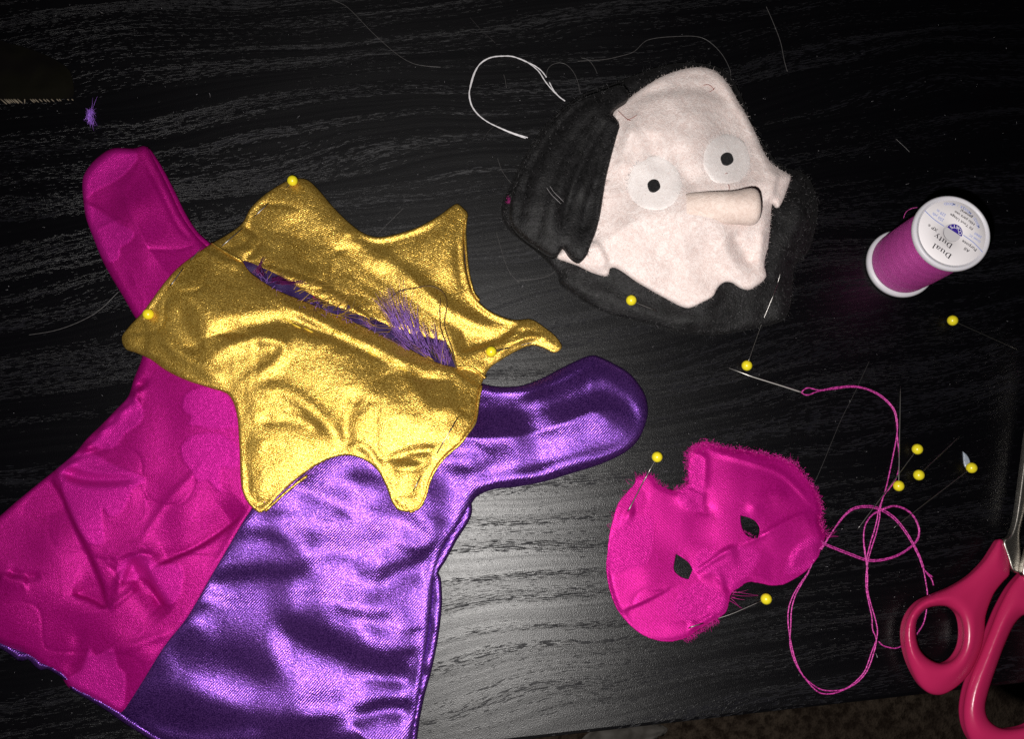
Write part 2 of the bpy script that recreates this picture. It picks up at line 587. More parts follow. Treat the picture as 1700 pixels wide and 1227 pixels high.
fp = Field()       # folds of the purple half, traced from the photograph
for line, w, k in [
    ([(379,911),(461,916),(513,900),(564,895),(605,926)], 9, 1.0), ([(333,977),(379,993),(425,1003),(477,988),(533,988),(579,1003)], 9, 1.6), ([(300,1024),(338,1034)], 6, 1.6),
    ([(200,1131),(287,1131),(359,1152),(436,1162),(487,1167),(564,1157),(615,1147),(690,1149)], 24, 1.0), ([(590,1130),(640,1135),(690,1138)], 7, .9),
    ([(461,824),(513,844),(579,885),(631,926)], 24, 1.1), ([(530,780),(615,808),(700,860)], 20, 1.0), ([(590,1005),(650,985),(715,965)], 16, 1.1), ([(585,1030),(641,1052),(700,1034)], 12, 1.1),
    ([(564,1213),(640,1190),(690,1195)], 12, 1.0), ([(230,1210),(330,1222),(430,1216)], 14, 1.2), ([(640,880),(690,890),(735,872)], 9, 1.2),
    ([(770,674),(831,672),(877,676),(923,664),(968,650),(1000,634)], 10, 1.0), ([(985,640),(1020,648),(1050,670),(1068,696)], 13, 1.15), ([(750,735),(780,733),(812,748)], 8, 1.2), ([(735,776),(786,781),(818,768)], 8, 1.3), ([(880,700),(950,706),(1030,705)], 26, .8)]:
    sl = np.mean([q[1] for q in line]); fp.stroke(line, w, k * (sl - GLARE_Y) / FPX)
for line, w, sl in [
    ([(349,957),(410,952),(513,947)], 14, -.42), ([(369,890),(426,885),(480,899)], 12, -.34), ([(430,848),(490,853)], 11, -.30), ([(620,967),(667,940),(722,920)], 12, -.38),
    ([(470,1035),(545,1066),(590,1085),(680,1116)], 18, -.34), ([(287,1062),(359,1085),(461,1110)], 20, -.16), ([(668,1050),(706,1043)], 7, -.34), ([(600,1178),(640,1168),(690,1170)], 9, -.38),
    ([(225,1178),(308,1196),(400,1196)], 9, -.14), ([(600,842),(660,852),(720,886)], 15, -.26), ([(520,870),(560,860)], 12, -.22), ([(300,1010),(345,1006)], 6, -.22), ([(500,1205),(560,1195)], 12, -.3),
    ([(795,652),(850,655),(905,648)], 9, .30), ([(770,705),(830,700),(868,706)], 20, .34), ([(800,806),(860,792),(920,770),(1037,744)], 11, .42), ([(745,757),(785,757)], 8, .3), ([(960,620),(1000,606),(1040,625)], 8, .25)]:
    fp.stroke(line, w * 1.25, sl * .8)
for line, w, sl in [([(500,930),(560,928),(600,935)], 10, -.24), ([(585,955),(620,950),(650,935)], 9, -.2), ([(480,818),(540,835),(590,865)], 11, -.24), ([(650,905),(700,915),(735,900)], 9, -.26), ([(560,1010),(610,1022),(650,1020)], 10, -.26),
    ([(700,835),(740,850),(765,850)], 9, -.26), ([(540,800),(590,790),(640,800)], 12, -.24), ([(660,1085),(700,1080)], 8, -.28), ([(930,690),(990,690),(1040,680)], 16, .14), ([(870,740),(930,735),(980,725)], 14, .24)]:
    fp.stroke(line, w * 1.2, sl * .8)
fp.noise(110, .9, 1).noise(46, .16, 2)
fp.ridge([(803,645),(860,650),(920,632),(975,605),(990,599)], 4, .9)
fp.noise(70, .5, 1).noise(34, .08, 2)
fp.ridge([(735,900),(722,950),(716,1010),(708,1080),(698,1150),(688,1227)], 4, -.8)

fk = Field()       # folds of the magenta half
fk.ridge([(80,785),(105,830),(125,875),(150,925),(170,975),(178,1012)], 4, -.6, True)
fk.step([(80,785),(105,830),(125,875),(150,925),(170,975),(178,1012)], 2.5, -4.2, 60)
fk.ridge([(412,848),(370,882),(330,908),(285,928),(250,945)], 5, -1.5, True)
fk.step([(412,848),(370,882),(330,908),(285,928),(250,945)], 2.5, -3.2, 45)
fk.step([(218,915),(228,938),(244,965),(264,990),(286,1014)], 7, -5.0, 30).step([(262,935),(240,922),(205,935),(192,950)], 4, 1.6, 25).step([(182,1014),(160,1000),(140,992),(118,985)], 3, -1.8, 30)
fk.ridge([(190,990),(210,940),(235,922),(262,935)], 7, 1.6)
fk.ridge([(178,1012),(150,994),(118,985)], 5, -1.3, True)
fk.ridge([(178,1012),(215,985),(230,970)], 6, 1.0)
fk.ridge([(270,1012),(250,970),(232,935)], 6, -1.5)
fk.ridge([(95,775),(130,795),(180,800),(240,795)], 10, -1.6)
fk.ridge([(100,760),(150,782),(240,790)], 8, .8)
for c in [(222,655),(200,682),(165,715),(140,742),(112,772)]: fk.bump(c, 15, 9, 35, 2.2)
for c in [(232,640),(210,668),(184,697),(152,728),(126,756)]: fk.bump(c, 13, 6, 35, -2.2)
fk.ridge([(185,740),(150,752),(120,756)], 6, -.9)
fk.ridge([(345,760),(320,790),(280,830),(230,905)], 7, .7)
fk.ridge([(10,945),(40,958),(70,955)], 8, -1.2)
fk.ridge([(300,1050),(255,1060),(215,1075),(150,1090)], 8, .8)
fk.ridge([(130,1040),(128,1085),(108,1120)], 12, -.9)
fk.ridge([(155,385),(200,365),(225,388)], 5, .6, True)
fk.ridge([(137,335),(170,350),(222,385)], 4, .7, True)
fk.ridge([(250,262),(280,315),(310,372),(345,404)], 4, .9)
fk.ridge([(238,262),(268,318),(300,380),(330,404)], 5, -.6)
fk.ridge([(210,470),(240,455),(235,420)], 20, .6)
fk.tilt((215,330), 45, 30, 30, .3).tilt((250,420), 40, 30, 30, -.2).tilt((180,275), 40, 25, 30, -.3)
fk.tilt((330,900), 60, 40, 35, -.25).tilt((80,900), 70, 50, 35, .25).tilt((260,720), 40, 60, 0, -.25).tilt((70,1040), 80, 40, 0, -.22).tilt((200,1090), 40, 30, 0, .25).tilt((280,830), 40, 60, 30, .2)
fk.step([(92,775),(106,790),(140,800),(190,800),(240,792)], 6, 2.4, 30).step([(232,640),(222,655),(238,668)], 4, 1.5, 15).step([(0,950),(20,958),(45,955)], 5, 1.8, 20)
fk.noise(90, .5, 4).noise(35, .10, 6)
fk.f.append(lambda p: -.45 * np.exp(-np.abs(vnoise(p, 85, 12)) * 12) * np.clip(vnoise(p, 120, 3) + .5, 0, 1))
fk.f.append(lambda p: .22 * np.exp(-np.abs(vnoise(p, 48, 21)) * 10) * np.clip(vnoise(p, 90, 8) + .2, 0, 1))

PATCHES = [[(305,660),(318,648),(345,642),(370,650),(388,672),(396,702),(380,710),(350,711),(330,707),(312,704),(318,692),(304,680)],
   [(305,735),(322,722),(360,720),(385,732),(396,745),(398,768),(385,778),(370,775),(364,790),(368,815),(358,812),(345,797),(330,800),(318,782),(305,765),(300,745)],
   [(214,660),(232,668),(238,690),(230,704),(205,722),(190,742),(165,746),(152,735),(160,725)],
   [(95,770),(110,757),(150,752),(180,768),(240,795),(220,812),(205,845),(185,858),(168,845),(172,900),(148,902),(128,875),(108,830)],
   [(195,940),(232,920),(262,936),(300,940),(300,985),(280,1005),(262,985),(240,960),(205,965)],
   [(112,1128),(135,1112),(148,1078),(158,1090),(186,1078),(196,1108),(208,1122),(200,1178),(150,1158),(122,1145)],
   [(136,302),(150,275),(185,250),(222,250),(228,262),(205,290),(175,308),(155,318),(140,332)],
   [(138,338),(160,348),(200,372),(222,386),(214,402),(200,410),(196,428),(180,435),(168,425),(150,385)]]
PATCHES = [spline(q, True, 4) for q in PATCHES]
DARKP = [spline(q, True, 4) for q in [[(262,330),(272,334),(280,322),(292,342),(300,362),(296,370),(286,360),(275,345)],
                                      [(294,374),(300,360),(308,380),(322,395),(310,394),(296,384)]]]
def patch_fn(p):
    a = np.zeros(len(p))
    for q in PATCHES:
        d, _, _ = seg_dist(p, q, True)
        a = np.maximum(a, np.where(inside(p, q), np.clip(.5 + d / 3, 0, 1), np.clip(.5 - d / 3, 0, 1)))
    return a

def gown_base(p, d, ins=None):
    h = .8 + 2.8 * dome(d, 12) + 5.5 * soft(d, 120)
    if ins is not None: h = np.where(ins, h, 0)
    return h
def seam_groove(p):
    d, _, _ = seg_dist(p, SEAM, False)
    return -.8 * np.exp(-d / 4)
def z_purple(p, d0=None):
    d = seg_dist(p, GOWN, True)[0]
    return (gown_base(p, d) + fp(p) * soft(d, 28) + seam_groove(p) * soft(d, 20)) * .001
def z_pink(p, d0=None):
    d = seg_dist(p, GOWN, True)[0]
    s, _, _ = seg_dist(p, SEAM, False)
    h = gown_base(p, d) + fk(p) * soft(d, 14) * (.2 + .8 * soft(s, 14)) + .28 * patch_fn(p) * soft(d, 10) + seam_groove(p) * soft(d, 20)
    return np.maximum(h, .8 + 1.9 * soft(d, 9)) * .001

def nearest_index(poly, q):
    return int(np.argmin(((poly - np.array(q)) ** 2).sum(1)))
i_bot = nearest_index(GOWN, (197, 1187)); i_top = nearest_index(GOWN, (600, 513))
seam = SEAM.copy(); seam[0] = GOWN[i_bot]; seam[-1] = GOWN[i_top]
pink_out = np.concatenate([GOWN[i_top:], GOWN[:i_bot], seam[:-1]])
purple_out = np.concatenate([GOWN[i_bot:i_top], seam[::-1][:-1]])

gown = thing('puppet_gown', 'satin hand puppet gown, one half magenta and one half purple, lying flat without its head', 'puppet gown', P(450, 850, 0))
pinkp = sheet('magenta_half', pink_out, z_pink, MAT['magenta'], gown, step=2.7, attrs={'patch': patch_fn})
purp = sheet('purple_half', purple_out, z_purple, MAT['purple'], gown, step=4.2)
# bubbled areas of the magenta cloth, where the backing has let go, show the weave more strongly; their sheen is painted into the colour
pa = pk.attr('patch')
bc = pk.b.inputs['Base Color'].links[0].from_socket
pk.set(Specular_IOR_Level=.12, Base_Color=pk.mix(pk.math('MULTIPLY', pa, .55), bc, (.60, .016, .33)), Roughness=pk.math('SUBTRACT', .46, pk.math('MULTIPLY', pa, .04)))
bn = pk.b.inputs['Normal'].links[0].from_node
pk.put(bn.inputs['Strength'], pk.math('ADD', pk.math('MULTIPLY', pa, .40), .50))
BACK = spline([(-70,1000),(-62,1055),(0,1078),(22,1092),(34,1100),(46,1096),(58,1108),(68,1114),(78,1112),(104,1128),(118,1146),(150,1165),(178,1182),(212,1206),(260,1236),(330,1285),(400,1312),
   (691,1312),(693,1227),(703,1165),(718,1108),(729,1050),(734,1000),(732,960),(728,952),(741,930),(757,900),(784,848),(760,800),(600,780),(300,760),(120,820),(0,900)], step=6)
bk = Field().noise(22, .5, 3)
def z_back(p, d):
    h = .6 + 3.0 * dome(d, 12) * (1 - .75 * soft(d, 26)) + bk(p) * dome(d, 8)
    g = np.where(inside(p, GOWN), seg_dist(p, GOWN, True)[0], 0)
    return np.where(g > 7, np.minimum(h, .5), h) * .001
sheet('back_panel', BACK, z_back, MAT['purple'], gown, step=5, zbot=lambda p, d: np.full(len(p), .0002))
# sewn rim along the sleeve ends: a thin second layer of cloth under the front
SLV = spline([(243,242),(252,250),(270,278),(291,318),(308,353),(328,384),(352,408),(330,412),(280,360),(240,300)], step=5)
sheet('sleeve_backing', SLV, lambda p, d: (.5 + 1.6 * dome(d, 8)) * .001, MAT['magenta'], gown, step=5, zbot=lambda p, d: np.full(len(p), .0002))

# ------------------------------------------------------------------ the gold star collar
gd = mat_satin('gold_lame', (.33, .165, .010), (.90, .61, .14), metal=.80, rough=.365, aniso=.45, cross=-25, spark=.85, twill=.35, twill_period=.0008, angle=62, crush=.22)
MAT['gold'] = gd.m
STAR = spline([(470,303),(488,296),(510,298),(530,316),(552,342),(577,367),(602,386),(625,393),(650,390),(690,378),(725,360),(757,338),(768,344),(777,356),(772,380),
   (770,410),(772,440),(780,475),(792,497),(812,515),(838,527),(858,531),(882,530),(905,544),(924,560),(933,577),(920,586),(902,578),(882,574),(858,583),
   (832,598),(812,613),(799,640),(794,665),(789,698),(775,720),(763,737),(740,756),(723,778),(713,800),(708,820),(698,841),(681,850),(662,848),(651,835),
   (640,806),(626,781),(606,765),(580,757),(555,760),(530,771),(505,787),(480,807),(457,830),(441,847),(430,852),(412,836),(402,815),(399,790),(397,740),(393,690),
   (380,657),(350,645),(310,632),(275,615),(250,597),(226,586),(208,579),(202,560),(215,541),(235,520),(250,500),(275,466),(300,440),(340,411),(380,387),
   (402,370),(416,345),(440,322)], step=4.5)
SLIT_LO = spline([(402,433),(413,450),(440,470),(467,485),(494,496),(543,516),(590,536),(623,551),(668,573),(711,596),(735,605),(757,610)], False, 5)
SLIT_UP = spline([(757,608),(751,588),(735,567),(690,557),(652,545),(612,529),(574,515),(552,507),(516,489),(486,471),(456,454),(422,438),(402,431)], False, 5)
HOLE = np.concatenate([SLIT_LO, SLIT_UP[1:-1]])

fg = Field()
fg.noise(85, 1.4, 3).noise(38, .36, 8).noise(18, .10, 5).noise(9, .05, 9)
fg.f.append(lambda p: -.8 * np.exp(-np.abs(vnoise(p, 70, 31)) * 8) * np.clip(vnoise(p, 100, 5) + .5, 0, 1))
fg.f.append(lambda p: .3 * np.exp(-np.abs(vnoise(p, 34, 17)) * 7) * np.clip(vnoise(p, 80, 2) + .2, 0, 1))
fg.ridge([(640,430),(690,470),(740,510),(800,540),(850,545)], 14, 2.2)            # long ridge to the right point
fg.ridge([(560,370),(610,420),(660,445)], 18, 1.4)
fg.ridge([(770,395),(765,440),(778,490)], 12, -1.5)
fg.ridge([(340,600),(380,575),(430,563),(470,572),(460,600),(400,640)], 11, 1.8)    # loop fold on the left
fg.ridge([(330,560),(390,545),(470,535),(560,560)], 14, -2.2)
fg.ridge([(300,500),(310,545),(330,590)], 16, -1.6)
fg.ridge([(250,540),(285,575),(350,620),(385,640)], 12, 1.2)
fg.ridge([(400,650),(470,650),(530,690),(570,745)], 14, 1.6)
fg.ridge([(420,700),(500,700),(540,730)], 12, -1.2)
fg.ridge([(600,650),(575,700),(580,745)], 12, -1.6)
fg.ridge([(640,765),(690,750),(730,745)], 8, -1.8)                                    # pinned tuck above the lower point
fg.ridge([(650,780),(695,775),(720,765)], 8, 1.2)
fg.ridge([(640,560),(680,630),(720,680),(780,670)], 16, 1.4)
fg.ridge([(570,760),(600,740),(640,790)], 8, 1.2)
fg.ridge([(480,350),(500,400),(520,460)], 24, -1.4)
fg.ridge([(400,372),(430,395),(420,420),(400,432)], 5, -1.2)
fg.step([(352,404),(375,418),(402,434)], 2.5, 1.0, 30)
fg.step([(757,610),(785,612),(806,626)], 2.5, -1.0, 25)
fg.step([(868,532),(840,560),(810,572),(757,588)], 4, -3.2, 60)                       # valley where the right point folds over
fg.ridge([(805,605),(850,572),(890,560),(930,577)], 7, 1.6)
fg.ridge([(830,580),(870,570),(900,563),(922,568)], 3, -1.2, True)
fg.ridge([(455,495),(520,530),(590,560),(650,590),(735,622)], 9, 1.0)                # raw edge turned under along the slit
fg.ridge([(440,500),(520,545),(600,580),(680,620)], 7, -.6)
for k in range(26):
    fg.bump((RNG.uniform(300, 780), RNG.uniform(380, 800)), RNG.uniform(8, 22), RNG.uniform(5, 10), RNG.uniform(0, 180), RNG.choice([-.5, .5]))

_off = [(0, 0)] + [(30*math.cos(a), 30*math.sin(a)) for a in np.arange(6)*PI/3] + [(58*math.cos(a), 58*math.sin(a)) for a in np.arange(10)*PI/5]
class Raster:
    """a function of the picture plane sampled once on a grid, then read back bilinearly"""
    def __init__(s, fn, x0, y0, x1, y1, st):
        s.x0, s.y0, s.st = x0, y0, st
        s.nx, s.ny = int((x1 - x0) / st) + 1, int((y1 - y0) / st) + 1
        X, Y = np.meshgrid(x0 + np.arange(s.nx) * st, y0 + np.arange(s.ny) * st)
        s.g = fn(np.stack([X.ravel(), Y.ravel()], 1)).reshape(s.ny, s.nx)
    def __call__(s, p):
        u = np.clip((p[:, 0] - s.x0) / s.st, 0, s.nx - 1.001); v = np.clip((p[:, 1] - s.y0) / s.st, 0, s.ny - 1.001)
        i, j = u.astype(int), v.astype(int); a, b = u - i, v - j
        g = s.g
        return (g[j, i]*(1-a) + g[j, i+1]*a)*(1-b) + (g[j+1, i]*(1-a) + g[j+1, i+1]*a)*b
def _here(p):
    return gown_base(p, seg_dist(p, GOWN, True)[0], inside(p, GOWN))
R_HERE = Raster(_here, 110, 200, 1020, 940, 7)
R_AV = Raster(lambda p: sum(R_HERE(p + np.array(o)) for o in _off) / len(_off), 170, 260, 960, 880, 7)
def gown_under(p):
    return R_AV(p), R_HERE(p)
def z_gold(p, d=None):
    d = seg_dist(p, STAR, True)[0]
    av, here = gown_under(p)
    h = np.maximum(av + 1.2, here + 1.3) + 1.0 * dome(d, 6) + .8 * soft(d, 40) + .72 * fg(p) * soft(d, 12)
    hd, _, _ = seg_dist(p, HOLE, True)
    h = h - 1.0 * np.exp(-hd / 5)
    return np.maximum(h, here + .9) * .001
def z_gold_bot(p, d):
    av, here = gown_under(p)
    return np.maximum(here + .4, np.minimum(av, 6)) * .001
collar = thing('star_collar', 'gold star-shaped satin collar with a frayed slit, pinned over the puppet gown', 'collar', P(560, 590, .012))
gold_front = sheet('collar_cloth', STAR, z_gold, MAT['gold'], collar, holes=[HOLE], step=3.6, zbot=z_gold_bot)
# rolled hem where two layers meet at the edge
def rim_roll(name, line, zf, r, mat, parent, inset=0.0):
    pts = PA(line, zf(line))
    V, F = tube([pts], [r * (1 + .25 * RNG.random(len(pts)))], 5)
    return mesh_obj(name, V, F, mat, parent)
for seg in ([(774,362),(772,385),(774,420),(778,455),(787,487),(796,499)],
            [(799,641),(794,668),(789,700),(775,722),(763,738),(740,758),(723,780),(712,803),(707,822),(697,842),(680,851)],
            [(440,849),(462,829),(485,809),(510,790)], [(352,404),(376,419),(402,434)], [(757,610),(782,610),(806,628)]):
    line = spline(seg, False, 5)
    rim_roll('hem', line, lambda q: z_gold(q) + .0003, .00055, MAT['gold'], collar)

# lining seen through the slit, and the ravelled threads along it: these belong to the gown
LIN = spline([(398,432),(440,438),(520,478),(600,510),(700,545),(756,585),(762,614),(700,604),(620,572),(540,535),(470,498),(425,462)], step=5)
MAT['lining'] = mat_plain('raw_purple_lining', (.022, .005, .065), .6, metal=.2, grain=(2500, .8, .0004))
fl_ = Field().noise(14, .9, 2)
lin = sheet('neck_lining', LIN, lambda p, d: (np.maximum(gown_under(p)[0], gown_under(p)[1]) + 1.0 + fl_(p)) * .001, MAT['lining'], gown, step=4)
def slit_z(p): return z_gold(np.asarray(p, float).reshape(-1, 2))
def hairs(name, n, base, tipvec, L, rad, mat, parent, spread=.35, curl=.35, lift=.25, jit=5, droop=None):
    line = spline(base, False, 3)
    idx = RNG.integers(0, len(line), n)
    r2 = line[idx] + RNG.normal(0, jit, (n, 2))
    z = slit_z(r2) - .0003
    roots = PA(r2, z)
    ang = math.atan2(-tipvec[1], tipvec[0]) + RNG.normal(0, spread, n)
    d = np.stack([np.cos(ang), np.sin(ang), lift + RNG.random(n) * lift], 1)
    V, F = fibres(roots, d, L * RNG.uniform(.45, 1.1, n), rad, curl, 4, droop)
    o = mesh_obj(name, V, F, mat, parent); o['kind'] = 'stuff'
    return o
MAT['lilac_thread'] = mat_plain('lilac_thread', (.28, .13, .50), .4, metal=.25)
MAT['gold_thread'] = mat_plain('gold_thread', (.50, .30, .055), .45, metal=.35)
MAT['olive_thread'] = mat_plain('olive_thread', (.10, .055, .012), .5)
MAT['wine_thread'] = mat_plain('wine_thread', (.12, .01, .10), .45, metal=.2)
pt = M('magenta_thread'); ptn = pt.noise(1700, detail=2, rough=.7)
pt.set(Base_Color=pt.mix(pt.ramp(ptn, .38, .62), (.24, .012, .13), (.74, .07, .44)), Roughness=.42, Metallic=.2, Normal=pt.bump(ptn, .8, .0002))
MAT['pink_thread'] = pt.m
def bundle(name, root, tip, n, rad, mat, parent, spread=3.0, lift=.004, curl=.12):
    Z = lambda q: (400 + q[0] / 4.474, 420 + q[1] / 4.474)
    a0, b0 = np.array(Z(root)), np.array(Z(tip))
    ra = a0 + RNG.normal(0, spread, (n, 2)) + np.outer(RNG.uniform(-.05, .25, n), b0 - a0) * (RNG.random((n, 1)) < .5)
    tb_ = b0 + RNG.normal(0, spread * 1.1, (n, 2)) - np.outer(RNG.uniform(0, .45, n), b0 - a0)
    A = PA(ra, slit_z(ra) + .0006); B = PA(tb_, slit_z(tb_) + lift * RNG.uniform(.4, 1.2, n) + .0012)
    d = B - A
    V, F = fibres(A, d, np.linalg.norm(d, axis=1), rad, curl, 5)
    o = mesh_obj(name, V, F, mat, parent); o['kind'] = 'stuff'
for root, tip, n in [((1215,640),(1012,235),26), ((1260,660),(1060,260),12), ((1250,650),(1138,180),12), ((1300,640),(1180,330),16), ((1330,660),(1262,335),12), ((1420,720),(1350,495),10), ((1450,720),(1412,505),10), ((1350,690),(1240,400),14),
                     ((1480,740),(1500,640),40), ((1500,790),(1440,660),40), ((1380,760),(1260,640),24), ((1240,690),(1120,570),20), ((1540,800),(1530,690),20), ((960,545),(880,480),16), ((1180,620),(1060,430),8), ((1400,740),(1290,560),14)]:
    bundle('ravelled_thread', root, tip, n, .00013, MAT['lilac_thread'], gown, 3.6, .006, .22)
for root, tip, n in [((110,150),(188,28),10), ((150,160),(130,90),14), ((290,220),(490,235),16), ((240,200),(330,190),14)]:
    bundle('ravelled_thread', root, tip, n, .00016, MAT['wine_thread'], gown)
for root, tip, n in [((560,360),(880,400),7), ((700,440),(1010,470),7), ((480,320),(640,180),3), ((820,480),(1000,330),4), ((1000,560),(820,440),5), ((560,370),(420,420),5), ((1500,800),(1470,430),3), ((1480,800),(1300,470),4), ((200,150),(262,70),5), ((400,280),(560,140),3), ((430,300),(720,160),3), ((500,250),(850,170),3), ((430,270),(820,235),2), ((640,420),(1030,200),3), ((700,430),(860,330),4), ((1430,790),(1150,590),5), ((1400,770),(1000,560),4),
                     ((540,410),(510,560),2), ((900,510),(1090,430),3), ((1130,560),(940,545),5), ((640,400),(520,330),6), ((760,450),(900,390),5), ((1450,790),(1380,640),4), ((500,350),(700,370),6), ((620,380),(780,350),5)]:
    bundle('loose_thread', root, tip, n, .00013, MAT['gold_thread' if n % 2 else 'olive_thread'], collar, 4.0, .005, .55)
hairs('ravelled_thread', 60, [(430,458),(500,500),(580,534),(660,570)], (10,-30), .0045, .00014, MAT['lilac_thread'], gown, 1.3, .6, .08, 4)
pts = spline([(757,612),(752,585),(738,540),(742,505),(735,485),(715,475),(690,478),(660,485),(645,500)], False, 4)
pts2 = spline([(758,612),(748,585),(733,550),(730,520),(731,495)], False, 4)
V, F = tube([PA(pts, z_gold(pts) + .0016), PA(pts2, z_gold(pts2) + .0016)], [.00027, .00025], 5)
mesh_obj('loose_thread', V, F, MAT['olive_thread'], collar)
# basting stitches under the slit
MAT['yellow_thread'] = mat_plain('yellow_thread', (.70, .50, .04), .5)
for q in [(478,532),(492,541),(512,548),(560,552),(590,566),(618,588),(650,600),(668,612)]:
    line = np.array([(q[0]-7, q[1]-3.5), q, (q[0]+7, q[1]+3.5)], float)
    zz = z_gold(line); zz[0] -= .0002; zz[2] -= .0002; zz += .0002
    V, F = tube([PA(line, zz)], [.00032], 5)
    mesh_obj('stitch', V, F, MAT['yellow_thread'], collar)

def felt_fuzz(name, n, poly, zf, L, rad, mat, parent, holes=(), rim=0.0, up_=.9, curl=.7):
    poly = np.asarray(poly); lo, hi = poly.min(0), poly.max(0)
    q = RNG.uniform(lo, hi, (n * 3, 2)); q = q[inside(q, poly)]
    for h in holes: q = q[~inside(q, h)]
    q = q[:n]
    z = zf(q)
    roots = PA(q, z - .0001)
    a = RNG.uniform(0, 2*PI, len(q))
    d = np.stack([np.cos(a), np.sin(a), up_ * RNG.random(len(q))], 1)
    if rim:
        k = int(rim)
        idx = RNG.integers(0, len(poly), k)
        c = poly.mean(0)
        pr = poly[idx] + RNG.normal(0, .8, (k, 2))
        zr = zf(poly[idx] + (c - poly[idx]) / np.linalg.norm(c - poly[idx], axis=1)[:, None] * 3)
        rr = PA(pr, zr)
        dd = np.concatenate([(poly[idx] - c) * [1, -1], RNG.random((k, 1)) * 60], 1)
        dd /= np.linalg.norm(dd, axis=1)[:, None]
        dd += RNG.normal(0, .6, dd.shape)
        roots = np.concatenate([roots, rr]); d = np.concatenate([d, dd])
    V, F = fibres(roots, d, L * RNG.uniform(.4, 1.2, len(roots)), rad, curl, 2)
    o = mesh_obj(name, V, F, mat, parent); o['kind'] = 'stuff'
    return o

# ------------------------------------------------------------------ the puppet head
MAT['black_felt'] = mat_felt('black_felt', (.0015, .0014, .0016), (.013, .0124, .0134), 0.02, 330, .9, .58, .30)
MAT['face_felt'] = mat_felt('cream_felt', (.76, .615, .575), (.95, .86, .83), 0.15, 430, .8)
MAT['nose_felt'] = mat_felt('peach_felt', (.76, .595, .52), (.93, .785, .71), 0.15, 430, .8)
MAT['white_felt'] = mat_felt('white_felt', (.86, .775, .75), (.965, .91, .89), 0.15, 430, .35)
MAT['fuzz_dark'] = mat_plain('grey_fuzz', (.028, .027, .029), .7)
MAT['fuzz_pale'] = mat_plain('pale_fuzz', (.9, .79, .75), .35)
MAT['fuzz_white'] = mat_plain('white_fuzz', (.92, .90, .92), .5)

HOOD = spline([(1168,104),(1120,104),(1080,114),(1040,129),(1000,144),(962,158),(930,183),(900,213),(880,243),(860,280),(846,310),(832,342),(835,367),(850,387),(870,402),
   (893,420),(912,438),(926,456),(928,470),(950,488),(990,512),(1032,527),(1080,538),(1130,552),(1180,556),(1230,550),(1272,541),(1302,530),(1313,508),(1316,478),(1321,440),
   (1341,420),(1352,390),(1359,345),(1352,312),(1342,293),(1325,283),(1300,276),(1276,250),(1250,205),(1230,155),(1205,118)], step=5)
FACE = spline([(1019,184),(1040,165),(1068,144),(1100,125),(1135,113),(1165,110),(1190,118),(1211,140),(1225,165),(1240,190),(1255,219),(1266,245),(1280,268),(1296,280),
   (1313,292),(1308,312),(1299,336),(1291,345),(1283,337),(1281,352),(1279,380),(1276,410),(1271,428),(1270,444),(1273,456),(1268,466),(1256,475),(1245,481),(1230,478),(1216,469),
   (1202,469),(1191,479),(1185,491),(1168,501),(1146,511),(1130,508),(1105,495),(1080,481),(1055,466),(1034,451),(1021,444),(1013,446),(1009,458),(985,453),(960,441),(940,434),(925,428),(929,418),
   (940,405),(970,370),(990,300),(1008,240)], step=4)
fh = Field()
fh.noise(50, .9, 9).noise(22, .35, 4)
fh.ridge([(1280,480),(1300,420),(1320,370),(1325,310)], 18, 2.0).ridge([(950,470),(1040,505),(1130,530),(1230,530)], 14, 1.5)
fh.ridge([(1150,512),(1180,500),(1200,480)], 10, 1.2)
fh.bump((1340,350), 30, 45, 0, 2.5)
def z_hood(p, d=None):
    d = seg_dist(p, HOOD, True)[0]
    return (1.0 + 3.5 * dome(d, 18) + 3.5 * soft(d, 90) + fh(p) * soft(d, 16)) * .001
ff = Field()
ff.noise(70, .9, 2).noise(30, .3, 7)
ff.ridge([(1055,255),(1050,200),(1090,165),(1150,150)], 16, .8).ridge([(1085,215),(1085,260),(1110,290)], 14, -1.6)
ff.ridge([(1035,290),(1042,230),(1060,205)], 14, 1.8)
ff.ridge([(1110,240),(1140,290),(1170,310)], 18, -1.4)
ff.ridge([(1212,385),(1232,415),(1248,445)], 13, -1.7)
ff.ridge([(1195,395),(1215,440),(1240,470)], 14, 1.8).ridge([(1268,380),(1265,410),(1262,440)], 10, 1.2)
ff.ridge([(1080,400),(1120,440),(1130,480)], 20, -1.0).ridge([(1030,360),(1060,410),(1040,440)], 18, .8)
ff.bump((1180,360), 60, 40, 0, 2.5)
ff.step([(1295,283),(1288,305),(1284,338)], 3, 1.4, 18)
ff.step([(988,395),(1003,420),(1014,446)], 3, 1.6, 22)
ff.ridge([(1040,165),(1100,150),(1180,150),(1225,190)], 10, -.7)
def z_face(p, d=None):
    d = seg_dist(p, FACE, True)[0]
    dh = seg_dist(p, HOOD, True)[0]
    return z_hood_raw(p) + (.8 + 3.0 * dome(d, 12) + 8.0 * soft(d, 130) + 1.5 * ff(p) * soft(d, 16)) * .001
R_HOOD = Raster(lambda p: np.where(inside(p, HOOD), z_hood(p), .001), 810, 80, 1390, 580, 5)
def z_hood_raw(p): return R_HOOD(np.asarray(p, float))

head = thing('felt_puppet', 'felt puppet head with cream face, staring white eyes, long nose and black hood', 'puppet head', P(1110, 340, 0))
hood = sheet('hood', HOOD, z_hood, MAT['black_felt'], head, step=5, zbot=lambda p, d: np.full(len(p), .0003))
face = sheet('face', FACE, z_face, MAT['face_felt'], head, step=3.6, zbot=lambda p, d: z_hood_raw(p) + .0003)

